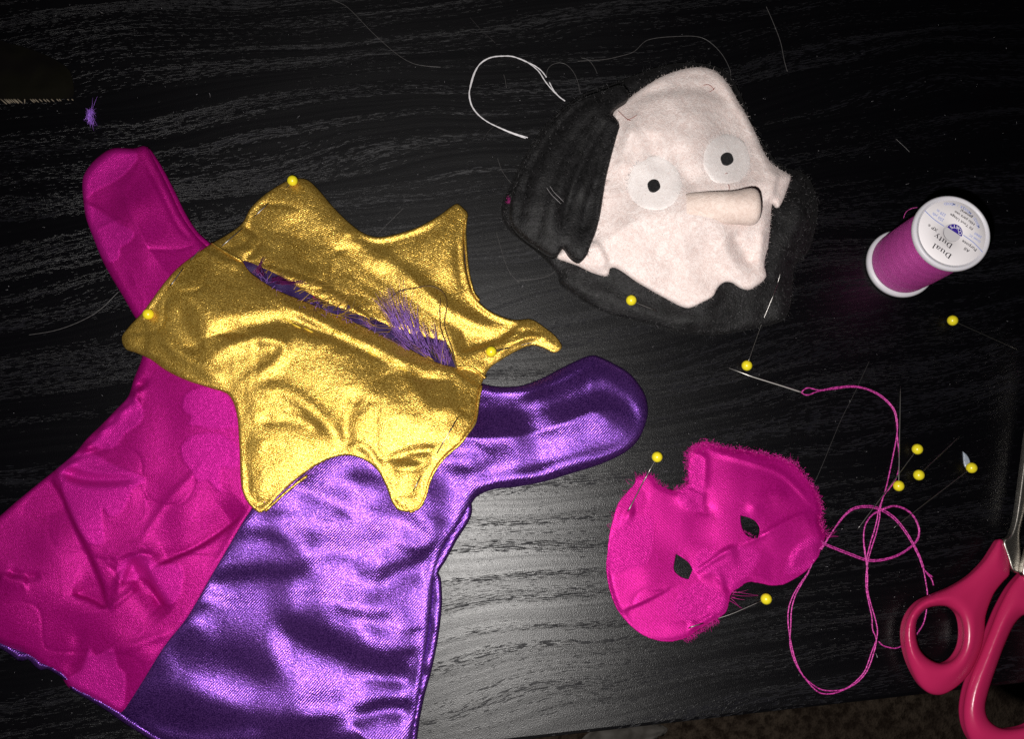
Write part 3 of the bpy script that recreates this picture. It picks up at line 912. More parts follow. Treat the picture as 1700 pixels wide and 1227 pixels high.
# front lock of the hood lying over the left side of the face, pressed into long folds
LOCK = spline([(1030,140),(1000,150),(962,164),(932,188),(904,217),(884,246),(864,282),(852,312),(845,350),(850,375),(868,395),(895,414),(915,425),(928,421),(935,408),(942,420),(954,430),(964,433),
   (974,424),(980,408),(988,388),(995,362),(1000,332),(1005,300),(1014,262),(1023,228),(1028,208),(1021,196),(1014,189),(1024,176),(1045,160)], step=4.5)
fl2 = Field()
fl2.noise(55, 1.0, 5).noise(24, .4, 3)
FOLDS = [[(1012,152),(965,172),(925,210),(890,262),(868,320),(860,375)], [(1018,165),(975,200),(935,258),(908,318),(893,385),(890,412)], [(1022,180),(990,225),(960,285),(940,345),(932,400)],
         [(1024,196),(1003,250),(985,310),(970,360),(962,420)]]
for q in FOLDS:
    k_ = (1.0, .35, .8, .5)[FOLDS.index(q)]
    fl2.ridge(q, 7, -2.2 * k_, True).ridge(q, 18, -1.8 * k_)
for q in ([(1000,150),(945,190),(905,240),(872,300),(852,360)], [(1016,160),(970,185),(930,235),(900,290),(878,360)], [(1020,172),(985,212),(948,272),(925,330),(912,395)], [(1023,188),(998,238),(975,300),(957,350),(948,405)]):
    fl2.ridge(q, 16, 1.3)
def z_lock(p, d=None):
    d = seg_dist(p, LOCK, True)[0]
    fd, _, _ = seg_dist(p, FACE, True)
    infc = inside(p, FACE)
    base = np.where(infc, R_FACE(p), z_hood_raw(p))
    return np.maximum(z_hood_raw(p) + .0060, base + .0006) + (1.0 + 1.4 * dome(d, 10)) * .001
R_FACE = Raster(lambda p: np.where(inside(p, FACE), z_face(p), 0), 900, 95, 1330, 525, 5)
def _lk_smooth(p):
    p = np.asarray(p, float)
    return _lk_base(p) + .001 * fl2(p) * soft(seg_dist(p, LOCK, True)[0], 14)
def _lk_base(p):
    o = [(0, 0), (9, 0), (-9, 0), (0, 9), (0, -9), (16, 16), (-16, 16), (16, -16), (-16, -16)]
    return sum(R_LK(p + np.array(q)) for q in o) / len(o)
R_LK = Raster(z_lock, 820, 120, 1060, 450, 5)
sheet('hair_lock', LOCK, lambda p, d: _lk_smooth(p) + .0016 * dome(d, 8) - .0010, MAT['black_felt'], head, step=4.5, zbot=lambda p, d: _lk_base(p) - .0052)

for (ex, ey, rx, ry, px, py) in ((1087, 305, 46, 46.5, 1085.5, 308), (1206, 265, 41, 43, 1207, 263.5)):
    a = np.arange(60) * 2 * PI / 60
    wob = 1 + .012 * np.sin(3 * a + ex) + .01 * np.sin(7 * a)
    ring = np.stack([ex + rx * wob * np.cos(a), ey + ry * wob * np.sin(a)], 1)
    R_E = Raster(z_face, ex - 60, ey - 60, ex + 60, ey + 60, 5)
    zf = lambda p: sum(R_E(p + np.array(q)) for q in [(0,0),(10,0),(-10,0),(0,10),(0,-10)]) / 5
    eye = sheet('eye', ring, lambda p, d: zf(p) - .0005 + .0009 * dome(d, 9), MAT['white_felt'], head, step=3.6, zbot=lambda p, d: zf(p) - .0006)
    felt_fuzz('fuzz', 260, ring, lambda p: zf(p) + .0004, .0012, .00005, MAT['fuzz_white'], eye, rim=160, up_=.6)
    ring2 = np.stack([px + 10.6 * (1 + .05 * np.sin(4*a)) * np.cos(a), py + 10.8 * np.sin(a)], 1)
    sheet('pupil', ring2, lambda p, d: zf(p) + .0010 + .0009 * dome(d, 3), mat_felt('pupil_felt', (.004, .004, .005), (.022, .021, .022), .1, 900, .8) if 'pupil' not in MAT else MAT['pupil'], eye, step=2.2, zbot=lambda p, d: zf(p) + .0004)
# nose: a stuffed felt tube standing off the face, its end stitched flat
zf0 = lambda x, y: float(z_face(np.array([[x, y]], float))[0])
na, nb_ = P(1138, 347, zf0(1138, 347) - .0047), P(1264, 343, zf0(1230, 350) + .0050)
ax = nb_ - na; NL = np.linalg.norm(ax); ax /= NL
up = np.array([0, 0, 1.0]); sx = np.cross(ax, up); sx /= np.linalg.norm(sx); sy = np.cross(sx, ax)
V, F = [], []
prof = [(0.0, .0058), (.05, .0060), (.12, .0061), (.22, .0062), (.3, .0063), (.45, .0065), (.6, .0065), (.70, .0066), (.78, .0069), (.85, .0070), (.90, .0068), (.94, .0062), (.965, .0052), (.977, .0040), (.981, .0026), (.977, .0012), (.975, 0.0001)]
NS = 40
for i, (t, r) in enumerate(prof):
    for k in range(NS):
        a = 2 * PI * k / NS
        rr = 1.07 * r * (1 + .05 * math.sin(2*a + 1.0) + .03 * math.sin(3*a + t*5) + .02 * math.sin(9*t + 2*a))
        q = na + ax * NL * t + rr * (sx * math.cos(a) + sy * math.sin(a)) + up * (.0004 * math.sin(PI * t))
        V.append(q)
for i in range(len(prof) - 1):
    for k in range(NS):
        j = (k + 1) % NS
        F.append((i*NS + k, i*NS + j, (i+1)*NS + j, (i+1)*NS + k))
nose = mesh_obj('nose', V, F, MAT['nose_felt'], head)

felt_fuzz('fuzz', 3000, HOOD, lambda q: z_hood(q), .0022, .00006, MAT['fuzz_dark'], head, holes=[FACE], rim=260)
felt_fuzz('fuzz', 1300, LOCK, lambda q: _lk_smooth(q) + .0003, .0022, .00006, MAT['fuzz_dark'], head, rim=120)
felt_fuzz('fuzz', 15000, FACE, lambda q: z_face(q), .0012, .00005, MAT['fuzz_pale'], head, rim=200, up_=1.0)
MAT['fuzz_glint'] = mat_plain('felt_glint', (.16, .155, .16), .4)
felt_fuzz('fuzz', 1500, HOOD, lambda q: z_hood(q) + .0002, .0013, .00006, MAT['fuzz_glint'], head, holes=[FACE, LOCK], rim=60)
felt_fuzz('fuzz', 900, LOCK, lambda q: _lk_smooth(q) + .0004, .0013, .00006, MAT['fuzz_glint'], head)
# pink thread ends left on the brow
MAT['rust_thread'] = mat_plain('rust_thread', (.34, .07, .05), .5)
for pts in ([(1026,183),(1033,190),(1041,197),(1047,200)], [(1041,199),(1050,195),(1058,190)], [(1168,141),(1176,140),(1183,145),(1185,149)], [(1178,152),(1183,149),(1187,145)], [(1209,306),(1211,312),(1208,319)], [(1204,288),(1208,287)]):
    line = spline(pts, False, 3)
    V, F = tube([PA(line, z_face(line) + .0009)], [.00011], 4)
    mesh_obj('loose_thread', V, F, MAT['rust_thread'], head)
# lint caught on the hood
line = spline([(908,312),(915,322),(924,331),(931,338)], False, 3)
V, F = tube([PA(line, _lk_smooth(line) + .001), PA(line + [5, -3], _lk_smooth(line) + .0012)], [.00009, .00009], 4)
mesh_obj('lint', V, F, mat_plain('grey_thread', (.35, .33, .34), .5), head)
q = RNG.normal(0, 1, (60, 2)) * [4, 2.5] + [846, 333]
V, F = fibres(PA(q, z_hood_raw(q) + .0008), RNG.normal(0, 1, (60, 3)), .0015, .00006, .6, 2)
tf = mesh_obj('lint', V, F, MAT['wine_thread'] if False else mat_plain('pink_fluff', (.45, .02, .22), .6), head)
tf['kind'] = 'stuff'

# ------------------------------------------------------------------ the thread spool
HS = .0440
sb, st_ = P(1492.5, 439.5, 0), P(1578.5, 388.5, HS)
spool = thing('thread_spool', 'white spool of magenta thread with a printed round label on top', 'thread spool', (sb[0], sb[1], 0))
spool_shift = (st_ - sb)[:2]
def spool_mesh(name, V, F, mat, parent=None, smooth=True):
    V = np.array(V); V = V + np.stack([V[:, 2] / HS * spool_shift[0], V[:, 2] / HS * spool_shift[1], V[:, 2] * 0], 1) * 0
    return local_mesh(name, V, F, mat, parent or spool, smooth)
MAT['spool_plastic'] = mat_plain('white_plastic', (.66, .63, .67), .42, spec=.4, Subsurface_Weight=.05)
MAT['label_paper'] = mat_plain('label_paper', (.84, .80, .82), .6, spec=.3)
R_CAP = .0154; R_BASE = .0152
V, F = lathe([(0.0001, 0), (R_BASE - .0008, 0), (R_BASE, .0006), (R_BASE, .0022), (R_BASE - .0006, .0030), (R_BASE - .0024, .0034), (.0075, .0036)])
spool_mesh('base_flange', V, F, MAT['spool_plastic'])
V, F = lathe([(.0075, HS - .0038), (R_CAP - .0022, HS - .0036), (R_CAP - .0004, HS - .0030), (R_CAP, HS - .0022), (R_CAP, HS - .0009), (R_CAP - .0004, HS - .0003), (R_CAP - .0010, HS), (R_CAP - .0015, HS - .0003), (R_CAP - .0017, HS - .0006), (.0040, HS - .0006), (.0036, HS - .0006), (.0034, HS - .0020), (.0001, HS - .0022)])
spool_mesh('cap', V, F, MAT['spool_plastic'])
tm = M('wound_thread')
xw, yw_, zw = tm.sep(tm.co)
angw = tm.math('ARCTAN2', yw_, xw)
wv = tm.math('SINE', tm.math('MULTIPLY', tm.math('ADD', zw, tm.math('MULTIPLY', tm.math('SINE', tm.math('MULTIPLY', angw, 3.0)), .0016)), 2*PI / .00042))
wv2 = tm.math('SINE', tm.math('MULTIPLY', tm.math('SUBTRACT', zw, tm.math('MULTIPLY', angw, .0022)), 2*PI / .0006))
nz = tm.noise(2600, detail=2)
hh = tm.math('ADD', tm.math('MULTIPLY', wv, .3), tm.math('ADD', tm.math('MULTIPLY', wv2, .2), tm.math('MULTIPLY', nz, 1.2)))
tm.set(Base_Color=tm.mix(tm.ramp(hh, .1, 1.1), (.44, .025, .27), (.82, .13, .56)), Roughness=.42, Metallic=.25, Normal=tm.bump(hh, .8, .00022))
prof = [(.0080, .0030)] + [(.0140 - .0007 * abs(t - .45) ** 2 * 2 + .00008 * math.sin(t * 41), .0034 + t * (HS - .0038 - .0034)) for t in np.linspace(0, 1, 24)] + [(.0080, HS - .0034)]
V, F = lathe(prof)
thread_part = spool_mesh('wound_thread', V, F, tm.m)
ZL = HS - .00035
V, F = lathe([(.0036, ZL - .0001), (.0037, ZL), (R_CAP - .0023, ZL), (R_CAP - .0021, ZL - .0002)])
label = spool_mesh('label', V, F, MAT['label_paper'])
# print on the label: measured in the crop of the photo (1505,320)-(1650,440) at 10.225 x
def LP(u, v, dz=.00012):
    q = P(1505 + u / 10.225, 320 + v / 10.225, ZL + dz); return q
MAT['ink_black'] = mat_plain('black_ink', (.018, .014, .022), .6)
MAT['ink_blue'] = mat_plain('pale_blue_ink', (.30, .36, .68), .6)
MAT['ink_violet'] = mat_plain('violet_ink', (.045, .022, .30), .5)
MAT['ink_white'] = mat_plain('white_ink', (.85, .83, .88), .5)
lab_c = LP(745, 665)[:2]
ang_read = math.atan2(.585, -.815)
def print_flat(name, V, F, mat):
    return mesh_obj(name, V, F, mat, label, smooth=False)
def text_verts(body, size):
    cu = bpy.data.curves.new('t', 'FONT'); cu.body = body; cu.size = size; cu.align_x = 'CENTER'; cu.align_y = 'CENTER'; cu.resolution_u = 3
    cu.offset = size * .012
    ob = bpy.data.objects.new('t', cu); COL.objects.link(ob)
    bpy.context.view_layer.update()
    me = bpy.data.meshes.new_from_object(ob.evaluated_get(bpy.context.evaluated_depsgraph_get()))
    V = np.array([v.co[:] for v in me.vertices]); F = [tuple(p.vertices) for p in me.polygons]
    bpy.data.objects.remove(ob); bpy.data.curves.remove(cu); bpy.data.meshes.remove(me)
    return V, F
PXM = (CAM_H - ZL) / FPX / 10.225           # metres per crop pixel on the label
def text(name, body, u, v, height, width, mat, deg=None, dz=.00012):
    """height: capital height, width: run of the line, both in crop pixels"""
    V, F = text_verts(body, 1.0)
    w = np.ptp(V[:, 0]); V = V * [width * PXM / w, height * PXM / .70, 0]
    V[:, 0] -= V[:, 0].mean() * 0 + (V[:, 0].max() + V[:, 0].min()) / 2
    V[:, 1] -= 0
    a = ang_read if deg is None else math.radians(deg)
    c, s_ = math.cos(a), math.sin(a)
    o = LP(u, v, dz)
    W = np.stack([o[0] + V[:, 0]*c - V[:, 1]*s_, o[1] + V[:, 0]*s_ + V[:, 1]*c, np.full(len(V), o[2])], 1)
    return print_flat(name, W, F, mat)

# the two-line title has thick and thin strokes and small serifs; its letters are drawn one by one
def glyph(ch):
    T, H = .17, .06                         # stem and hairline
    R = lambda x0, y0, x1, y1: [(x0, y0), (x1, y0), (x1, y1), (x0, y1)]
    def arc(cx, cy, rx, ry, a0, a1, w0, w1, n=14):
        o, i = [], []
        for k in range(n + 1):
            a = math.radians(a0 + (a1 - a0) * k / n)
            t = abs(math.cos(a)); w = w1 + (w0 - w1) * t
            o.append((cx + rx*math.cos(a), cy + ry*math.sin(a))); i.append((cx + (rx - w)*math.cos(a), cy + (ry - min(w, H*1.4))*math.sin(a)))
        return [q for k in range(n) for q in ([o[k], o[k+1], i[k+1], i[k]],)]
    if ch == 'D': return [R(.08, 0, .25, 1), R(0, 0, .34, H), R(0, 1-H, .34, 1)] + arc(.32, .5, .48, .5, -90, 90, T, H), .90
    if ch == 'u': return [R(.08, .12, .23, .68), R(0, .62, .23, .68), R(.48, 0, .63, .68), R(.40, .62, .63, .68), R(.48, 0, .72, H)] + arc(.32, .2, .24, .2, 180, 300, .15, H), .76
    if ch == 'a': return [R(.38, .05, .53, .5), R(.38, 0, .64, H)] + arc(.27, .47, .26, .22, 0, 160, .15, H) + arc(.24, .2, .24, .21, 40, 330, .15, H), .68
    if ch == 'l': return [R(.09, 0, .24, 1.02), R(0, 0, .33, H), R(0, .96, .24, 1.02)], .38
    if ch == 't': return [R(.12, .1, .27, .86), R(0, .61, .40, .68)] + arc(.30, .15, .18, .16, 180, 300, .15, H), .46
    if ch == 'y': return [[(.06, .66), (.22, .66), (.42, .02), (.30, -.06)], [(.56, .66), (.62, .66), (.34, -.22), (.26, -.22)], R(0, .62, .28, .68), R(.46, .62, .70, .68), R(.12, -.27, .32, -.18)], .70
def title(body, u, v, height, width):
    x = 0; polys = []
    for ch in body:
        g, adv = glyph(ch)
        polys += [[(px + x, py) for px, py in q] for q in g]; x += adv + .03
    V, F = [], []
    a = ang_read; c, s_ = math.cos(a), math.sin(a); o = LP(u, v)
    for k, q in enumerate(polys):
        F.append(tuple(range(len(V), len(V) + len(q))))
        for px, py in q:
            X, Y = (px / x - .5) * width * PXM, (py - .4) * height * PXM
            V.append((o[0] + X*c - Y*s_, o[1] + X*s_ + Y*c, o[2] + k * 2e-7))
    return print_flat('print', V, F, MAT['ink_black'])
title('Dual', 600, 978, 100, 385)
title('Duty', 622, 808, 98, 370)
text('print', 'XP', 478, 612, 62, 120, MAT['ink_black'])
text('print', '®', 388, 548, 42, 46, MAT['ink_black'])
text('print', 'All', 1025, 968, 58, 105, MAT['ink_black'])
text('print', 'Purpose', 1065, 893, 58, 300, MAT['ink_black'])
text('print', 'Fil Tout Usage', 932, 487, 50, 480, MAT['ink_black'])
text('print', 'Hilo para uso', 985, 425, 50, 420, MAT['ink_black'])
text('print', 'general', 1020, 355, 50, 245, MAT['ink_black'])
text('print', '250 yds', 535, 408, 58, 235, MAT['ink_blue'])
text('print', '229 m', 588, 340, 58, 185, MAT['ink_blue'])
text('print', 'Greek 2C', 1160, 775, 46, 235, MAT['ink_blue'])
text('print', '2860', 1215, 720, 46, 150, MAT['ink_blue'])
# ring of country names
ring_txt = 'MÉXICO / MEXIQUE / MÉXICO'
Rr = 540 * PXM
a0, a1 = math.radians(11), math.radians(95)
for k, ch in enumerate(ring_txt):
    if ch == ' ': continue
    a = a0 + (a1 - a0) * k / (len(ring_txt) - 1)
    V, F = text_verts(ch, 1.0)
    V = V * [46 * PXM / .70, 48 * PXM / .70, 0]
    V[:, 0] -= (V[:, 0].max() + V[:, 0].min()) / 2
    r = a + PI / 2
    c, s_ = math.cos(r), math.sin(r)
    ox, oy = lab_c[0] + Rr*math.cos(a), lab_c[1] + Rr*math.sin(a)
    z0 = ZL + .00012
    print_flat('print', np.stack([ox + V[:, 0]*c - V[:, 1]*s_, oy + V[:, 0]*s_ + V[:, 1]*c, np.full(len(V), z0)], 1), F, MAT['ink_blue'])
# violet half moon with the maker's word, and the blue rule
hc = LP(812, 664)[:2]
th = math.atan2(-.58, .815)
def moon(r0, r1, h0, h1, n=30):
    V, F = [], []
    for k in range(n + 1):
        a = th + math.radians(h0 + (h1 - h0) * k / n)
        for r in (r0, r1):
            V.append((hc[0] + r*math.cos(a), hc[1] + r*math.sin(a), ZL + .00013))
    for k in range(n): F.append((2*k, 2*k+1, 2*k+3, 2*k+2))
    return V, F
V, F = moon(1 * PXM, 150 * PXM, 0, 180)
print_flat('maker_mark', V, F, MAT['ink_violet'])
for k, ch in enumerate('COATS'):
    a = th + math.radians(22 + 33 * k)
    V, F = text_verts(ch, 1.0); V = V * [66*PXM/.70, 62*PXM/.70, 0]; V[:, 0] -= (V[:, 0].max() + V[:, 0].min()) / 2
    r = a + PI / 2; c, s_ = math.cos(r), math.sin(r)
    ox, oy = hc[0] + 108*PXM*math.cos(a), hc[1] + 108*PXM*math.sin(a)
    print_flat('print', np.stack([ox + V[:, 0]*c - V[:, 1]*s_, oy + V[:, 0]*s_ + V[:, 1]*c, np.full(len(V), ZL + .00018)], 1), F, MAT['ink_white'])
for (u0, v0, u1, v1) in ((312, 302, 640, 568), (965, 718, 1290, 1005)):
    mid = ((u0 + u1)/2 - 12, (v0 + v1)/2 + 12) if u0 < 700 else ((u0 + u1)/2 + 14, (v0 + v1)/2 - 14)
    line = [LP(*q, .00010) for q in spline([(u0, v0), mid, (u1, v1)], False, 40)]
    line = np.array(line); t = np.gradient(line, axis=0); nrm = np.stack([-t[:, 1], t[:, 0], t[:, 2]*0], 1); nrm /= np.linalg.norm(nrm, axis=1)[:, None]
    V = np.concatenate([line + nrm * 8*PXM, line - nrm * 8*PXM]); n = len(line)
    print_flat('rule', V, [(k, k+1, n+k+1, n+k) for k in range(n-1)], MAT['ink_blue'])
# the core of the spool, sunk below the label
V, F = [], []
n = 48; cc_ = LP(775, 690)
V = [(cc_[0], cc_[1], ZL + .00008)] + [(cc_[0] + 148*PXM*math.cos(2*PI*k/n), cc_[1] + 148*PXM*math.sin(2*PI*k/n), ZL + .00008) for k in range(n)]
core = mesh_obj('core', V, [(0, 1 + k, 1 + (k+1) % n) for k in range(n)], mat_plain('core_plastic', (.60, .58, .60), .5), spool, smooth=False)
# slack turn of thread under the cap
line = spline([(1500,362),(1504,352),(1513,346),(1523,344)], False, 3)
V, F = tube([PA(line, np.linspace(.033, .037, len(line)))], [.00012], 4)
mesh_obj('loose_thread', V, F, MAT['pink_thread'], spool)

# ------------------------------------------------------------------ the eye mask cut from magenta cloth
def Z5(*pts): return [(980 + x / 3.41, 720 + y / 3.41) for x, y in pts]
MASK = spline(Z5((556,130),(560,95),(600,62),(650,46),(700,58),(760,76),(830,84),(900,94),(960,116),(1040,124),(1110,150),(1165,178),(1212,238),(1262,300),(1296,360),(1312,420),(1302,480),(1322,540),
   (1337,580),(1312,640),(1290,700),(1230,772),(1170,817),(1090,856),(1020,861),(950,846),(890,843),(850,870),(800,905),(787,950),(770,1010),(720,1052),(650,1090),(600,1120),(560,1152),(500,1172),
   (430,1181),(350,1166),(280,1132),(220,1082),(165,1018),(130,950),(100,850),(90,760),(95,680),(110,560),(130,480),(160,390),(210,330),(240,290),(262,250),(300,238),(350,236),(378,280),(430,305),
   (480,320),(535,297),(556,270),(554,200)), step=3.5)
_e = RNG.normal(0, .9, MASK.shape)
_rag = np.array([1.0 if (q[1] < 900 and q[0] > 1045 and q[0] < 1400) else .25 for q in MASK])
MASK = MASK + _e * _rag[:, None]
EYE1 = spline(Z5((485,683),(520,704),(558,734),(579,772),(556,826),(510,810),(474,770)), step=3, sharp=(0, 3, 4))
EYE2 = spline(Z5((850,465),(900,478),(936,500),(958,540),(947,596),(900,586),(870,556),(854,510)), step=3, sharp=(0, 4))
fm = Field()
fm.noise(95, 1.3, 3).noise(40, .25, 6)
fm.f.append(lambda p: -.5 * np.exp(-np.abs(vnoise(p, 80, 14)) * 14) * np.clip(vnoise(p, 110, 6) + .4, 0, 1))
fm.ridge(Z5((170,1012),(330,940),(500,850)), 3, .9, True).step(Z5((170,1012),(330,940),(500,850)), 2.5, -1.2, 60)
fm.step(Z5((590,780),(680,715),(760,658),(830,638)), 2.5, 1.6, 22).ridge(Z5((600,800),(690,745),(790,690)), 5, -.6)
fm.ridge(Z5((830,640),(950,590),(1080,510),(1260,430)), 4, .9, True).step(Z5((960,590),(1080,510),(1260,430)), 3, .8, 40)
fm.ridge(Z5((900,470),(960,380),(1130,330)), 12, .8)
fm.step(Z5((560,1050),(610,1000),(670,970)), 4, -1.6, 16).tilt(Z5((525,990))[0], 6, 14, 20, .5).tilt(Z5((250,430))[0], 7, 18, -35, .7).tilt(Z5((760,850))[0], 7, 16, 35, .5).tilt(Z5((590,400))[0], 22, 10, -25, .25)
fm.ridge(Z5((560,1130),(640,1060),(720,1020)), 8, .9)
fm.step(Z5((1130,790),(1140,710),(1190,640),(1290,600)), 3, .9, 25)
fm.step(Z5((545,300),(640,350),(640,440)), 3, .5, 20)
fm.ridge(Z5((560,110),(650,140),(640,330)), 5, .4).ridge(Z5((700,110),(900,160),(1100,240),(1270,420)), 5, .5)
MP = [spline(Z5(*q), step=4) for q in [((115,600),(200,480),(330,470),(355,560),(330,720),(230,760),(120,800),(95,740)), ((590,770),(630,660),(720,670),(840,640),(960,680),(900,800),(820,890),(700,800)),
      ((480,950),(600,850),(740,900),(780,960),(740,1040),(620,1100),(500,1030)), ((1110,790),(1130,690),(1230,595),(1320,610),(1290,690),(1230,765)), ((500,300),(600,130),(640,160),(630,430),(520,400))]]
def mpatch(p):
    a = np.zeros(len(p))
    for q in MP:
        d, _, _ = seg_dist(p, q, True)
        a = np.maximum(a, np.where(inside(p, q), np.clip(.5 + d / 6, 0, 1), np.clip(.5 - d / 6, 0, 1)))
    return a
def z_mask(p, d=None):
    d = seg_dist(p, MASK, True)[0]
    de = np.minimum(seg_dist(p, EYE1, True)[0], seg_dist(p, EYE2, True)[0])
    return np.maximum((.6 + .5 * soft(d, 9) + fm(p) * soft(d, 10) + .08 * mpatch(p)) , .6) * .001
mask = thing('eye_mask', 'magenta fabric eye mask with two diamond eye holes and a frayed upper edge', 'fabric mask', P(1190, 900, 0))
mk = mat_satin('mask_cloth', (.31, .0026, .125), (.48, .007, .225), metal=.38, rough=.43, aniso=.5, cross=-35, spark=.7, twill=.4, twill_period=.0008, angle=-48)
pa = mk.attr('patch')
bc = mk.b.inputs['Base Color'].links[0].from_socket
mk.set(Specular_IOR_Level=.12, Base_Color=mk.mix(mk.math('MULTIPLY', pa, .22), bc, (.68, .022, .36)))  # sheen of the patches painted in as lighter pink
bn = mk.b.inputs['Normal'].links[0].from_node
mk.put(bn.inputs['Strength'], mk.math('ADD', mk.math('MULTIPLY', pa, .6), .25))
MAT['mask'] = mk.m
sheet('mask_cloth', MASK, z_mask, MAT['mask'], mask, holes=[EYE1, EYE2], step=3.2, zbot=lambda p, d: z_mask(p) - .00045, attrs={'patch': mpatch})
MAT['fray'] = mat_plain('magenta_fray', (.55, .012, .26), .45, metal=.15)
def fray(name, n, line, L, rad, spread, jit, par=mask, zf=z_mask, mat='fray', curl=1.2, out=1.0):
    line = spline(line, False, 2)
    t = np.gradient(line, axis=0); nrm = np.stack([t[:, 1], -t[:, 0]], 1); nrm /= np.linalg.norm(nrm, axis=1)[:, None]
    idx = RNG.integers(0, len(line), n)
    q = line[idx] + RNG.normal(0, jit, (n, 2))
    roots = PA(q, zf(q) + RNG.uniform(-.0003, .0006, n))
    d = np.concatenate([nrm[idx] * [1, -1] * out, RNG.uniform(-.2, .6, (n, 1))], 1) + RNG.normal(0, spread, (n, 3))
    V, F = fibres(roots, d, L * RNG.uniform(.4, 1.15, n), rad, curl, 3)
    V[:, 2] = np.maximum(V[:, 2], .0002)
    o = mesh_obj(name, V, F, MAT[mat], par); o['kind'] = 'stuff'
fray('frayed_edge', 900, Z5((556,200),(560,100),(650,52),(760,80),(900,98),(1040,128),(1160,180),(1260,300),(1310,420),(1305,490),(1330,570)), .0014, .00017, 1.3, 2.6)
fray('frayed_edge', 260, Z5((556,270),(560,110),(600,75),(700,70)), .0014, .00017, 1.3, 3.5)
fray('frayed_edge', 120, Z5((262,252),(350,240),(380,285),(430,308)), .0022, .00012, .6, 2)
fray('frayed_edge', 30, Z5((110,560),(130,480),(200,340),(250,270)), .0030, .00010, .5, 2)
fray('frayed_edge', 90, Z5((480,322),(540,297),(556,270)), .002, .00012, .6, 2)
fray('frayed_edge', 160, Z5((720,1055),(650,1092),(570,1150),(540,1165)), .0025, .00012, .7, 2)
fray('frayed_edge', 10, Z5((805,900),(800,925),(790,945)), .010, .00013, .3, 1, curl=.3)
fray('frayed_edge', 8, Z5((1330,560),(1337,585)), .005, .00010, .4, 1, curl=.4)
fray('frayed_edge', 8, Z5((1120,158),(1165,182)), .004, .00010, .4, 1, curl=.4)
fray('frayed_edge', 60, Z5((900,586),(940,594),(870,556)), .0012, .00010, .6, 1, out=-1.0)

# ------------------------------------------------------------------ threads lying on the table
def strand(paths, r, mat, parent=None, name='thread', z=.0004, amp=.0003):
    P3, R3 = [], []
    for k, pts in enumerate(paths):
        line = spline(pts, False, 3.0)
        n = len(line)
        zz = z + amp * (1 + np.sin(np.arange(n) * .13 + k * 1.7))
        for q in (0,):
            P3.append(PA(line, zz)); R3.append(r * (1 + .18 * np.sin(np.arange(n) * 1.9 + k)))
    V, F = tube(P3, R3, 6)
    return mesh_obj(name, V, F, mat, parent)
A6 = lambda *p: [(1290 + x / 4.23, 610 + y / 4.23) for x, y in p]
A7 = lambda *p: [(1290 + x / 3.505, 820 + y / 3.505) for x, y in p]
def twin(pts, w, seed):
    """two plies running side by side, crossing now and then"""
    line = spline(pts, False, 6)
    t = np.gradient(line, axis=0); nr = np.stack([-t[:, 1], t[:, 0]], 1); nr /= np.linalg.norm(nr, axis=1)[:, None] + 1e-9
    s = np.arange(len(line)) * .045 + seed
    o = (np.sin(s) + .5 * np.sin(2.3 * s + seed))[:, None] * w
    return [line + nr * o, line - nr * o]
paths = []
paths += [A6((172,176),(195,152),(225,144),(300,160),(400,142),(520,130),(620,146),(720,190),(790,250),(830,310),(846,400),(838,500),(815,620),(790,740),(765,850),(740,930),(715,1000),(700,1080),(668,1200))
          + A7((560,230),(540,300),(522,390),(527,480),(527,560),(545,640),(566,710),(584,790),(578,850),(548,930),(512,1030),(460,1092),(400,1135),(330,1148),(250,1138),(160,1070),(112,980),(84,880),(66,770),(66,680),(90,600),(130,530),(182,455),(240,330),(275,300))]
paths += [A6((172,176),(190,190),(220,194),(290,168),(400,152),(520,138),(620,152),(714,196),(784,256),(824,316),(840,400),(846,500),(856,600),(856,700),(838,775),(790,850),(755,892),(735,950),(722,1005))
          + A7((598,130),(580,220),(552,310),(530,390),(518,480),(520,560),(535,640),(552,720),(556,790),(578,850),(562,930),(525,1030),(470,1096),(400,1137),(320,1165),(240,1155),(158,1070),(104,980),(76,880),(80,770),(84,680),(104,600),(140,530),(186,455))]
for pts, w in ((A7((255,325),(330,210),(390,130),(450,85),(540,75),(610,95),(680,140),(740,210),(790,290),(830,370),(850,430)), 1.9),
               (A7((612,92),(680,72),(750,92),(800,140),(826,205),(820,260),(790,300),(720,350),(640,380),(560,390),(505,382),(440,358),(380,335),(280,294),(230,262)), 1.3),
               (A7((612,95),(555,122),(515,180),(504,250),(510,330),(520,392),(526,440)), .9)):
    paths += twin(pts, w, w * 3)
paths += [A7((850,430),(865,510),(875,580),(872,640),(866,700),(850,760),(816,815)), A7((850,430),(862,450),(885,470),(906,486)), A7((850,430),(870,462),(898,495),(911,534)),
          A7((590,860),(612,882),(640,893),(690,900),(735,882),(780,850),(816,815))]
th_ = strand(paths, .00030, MAT['pink_thread'], name='sewing_thread')
tag(th_, 'tangled doubled magenta sewing thread looping from the needle to the scissors', 'thread')
MAT['steel'] = mat_plain('steel', (.26, .25, .24), .33, metal=1.0)
MAT['needle_steel'] = mat_plain('needle_steel', (.7, .68, .64), .42, metal=.9)
V, F = tube([np.array([P(1210, 611, .0006), P(1250, 626, .0006), P(1300, 641.5, .0006), P(1326, 650, .0006), P(1333, 652, .0006)])], [np.array([.00008, .00030, .00034, .00040, .00034])], 8)
tag(mesh_obj('sewing_needle', V, F, MAT['needle_steel']), 'steel sewing needle lying on the table, threaded with magenta thread', 'needle')

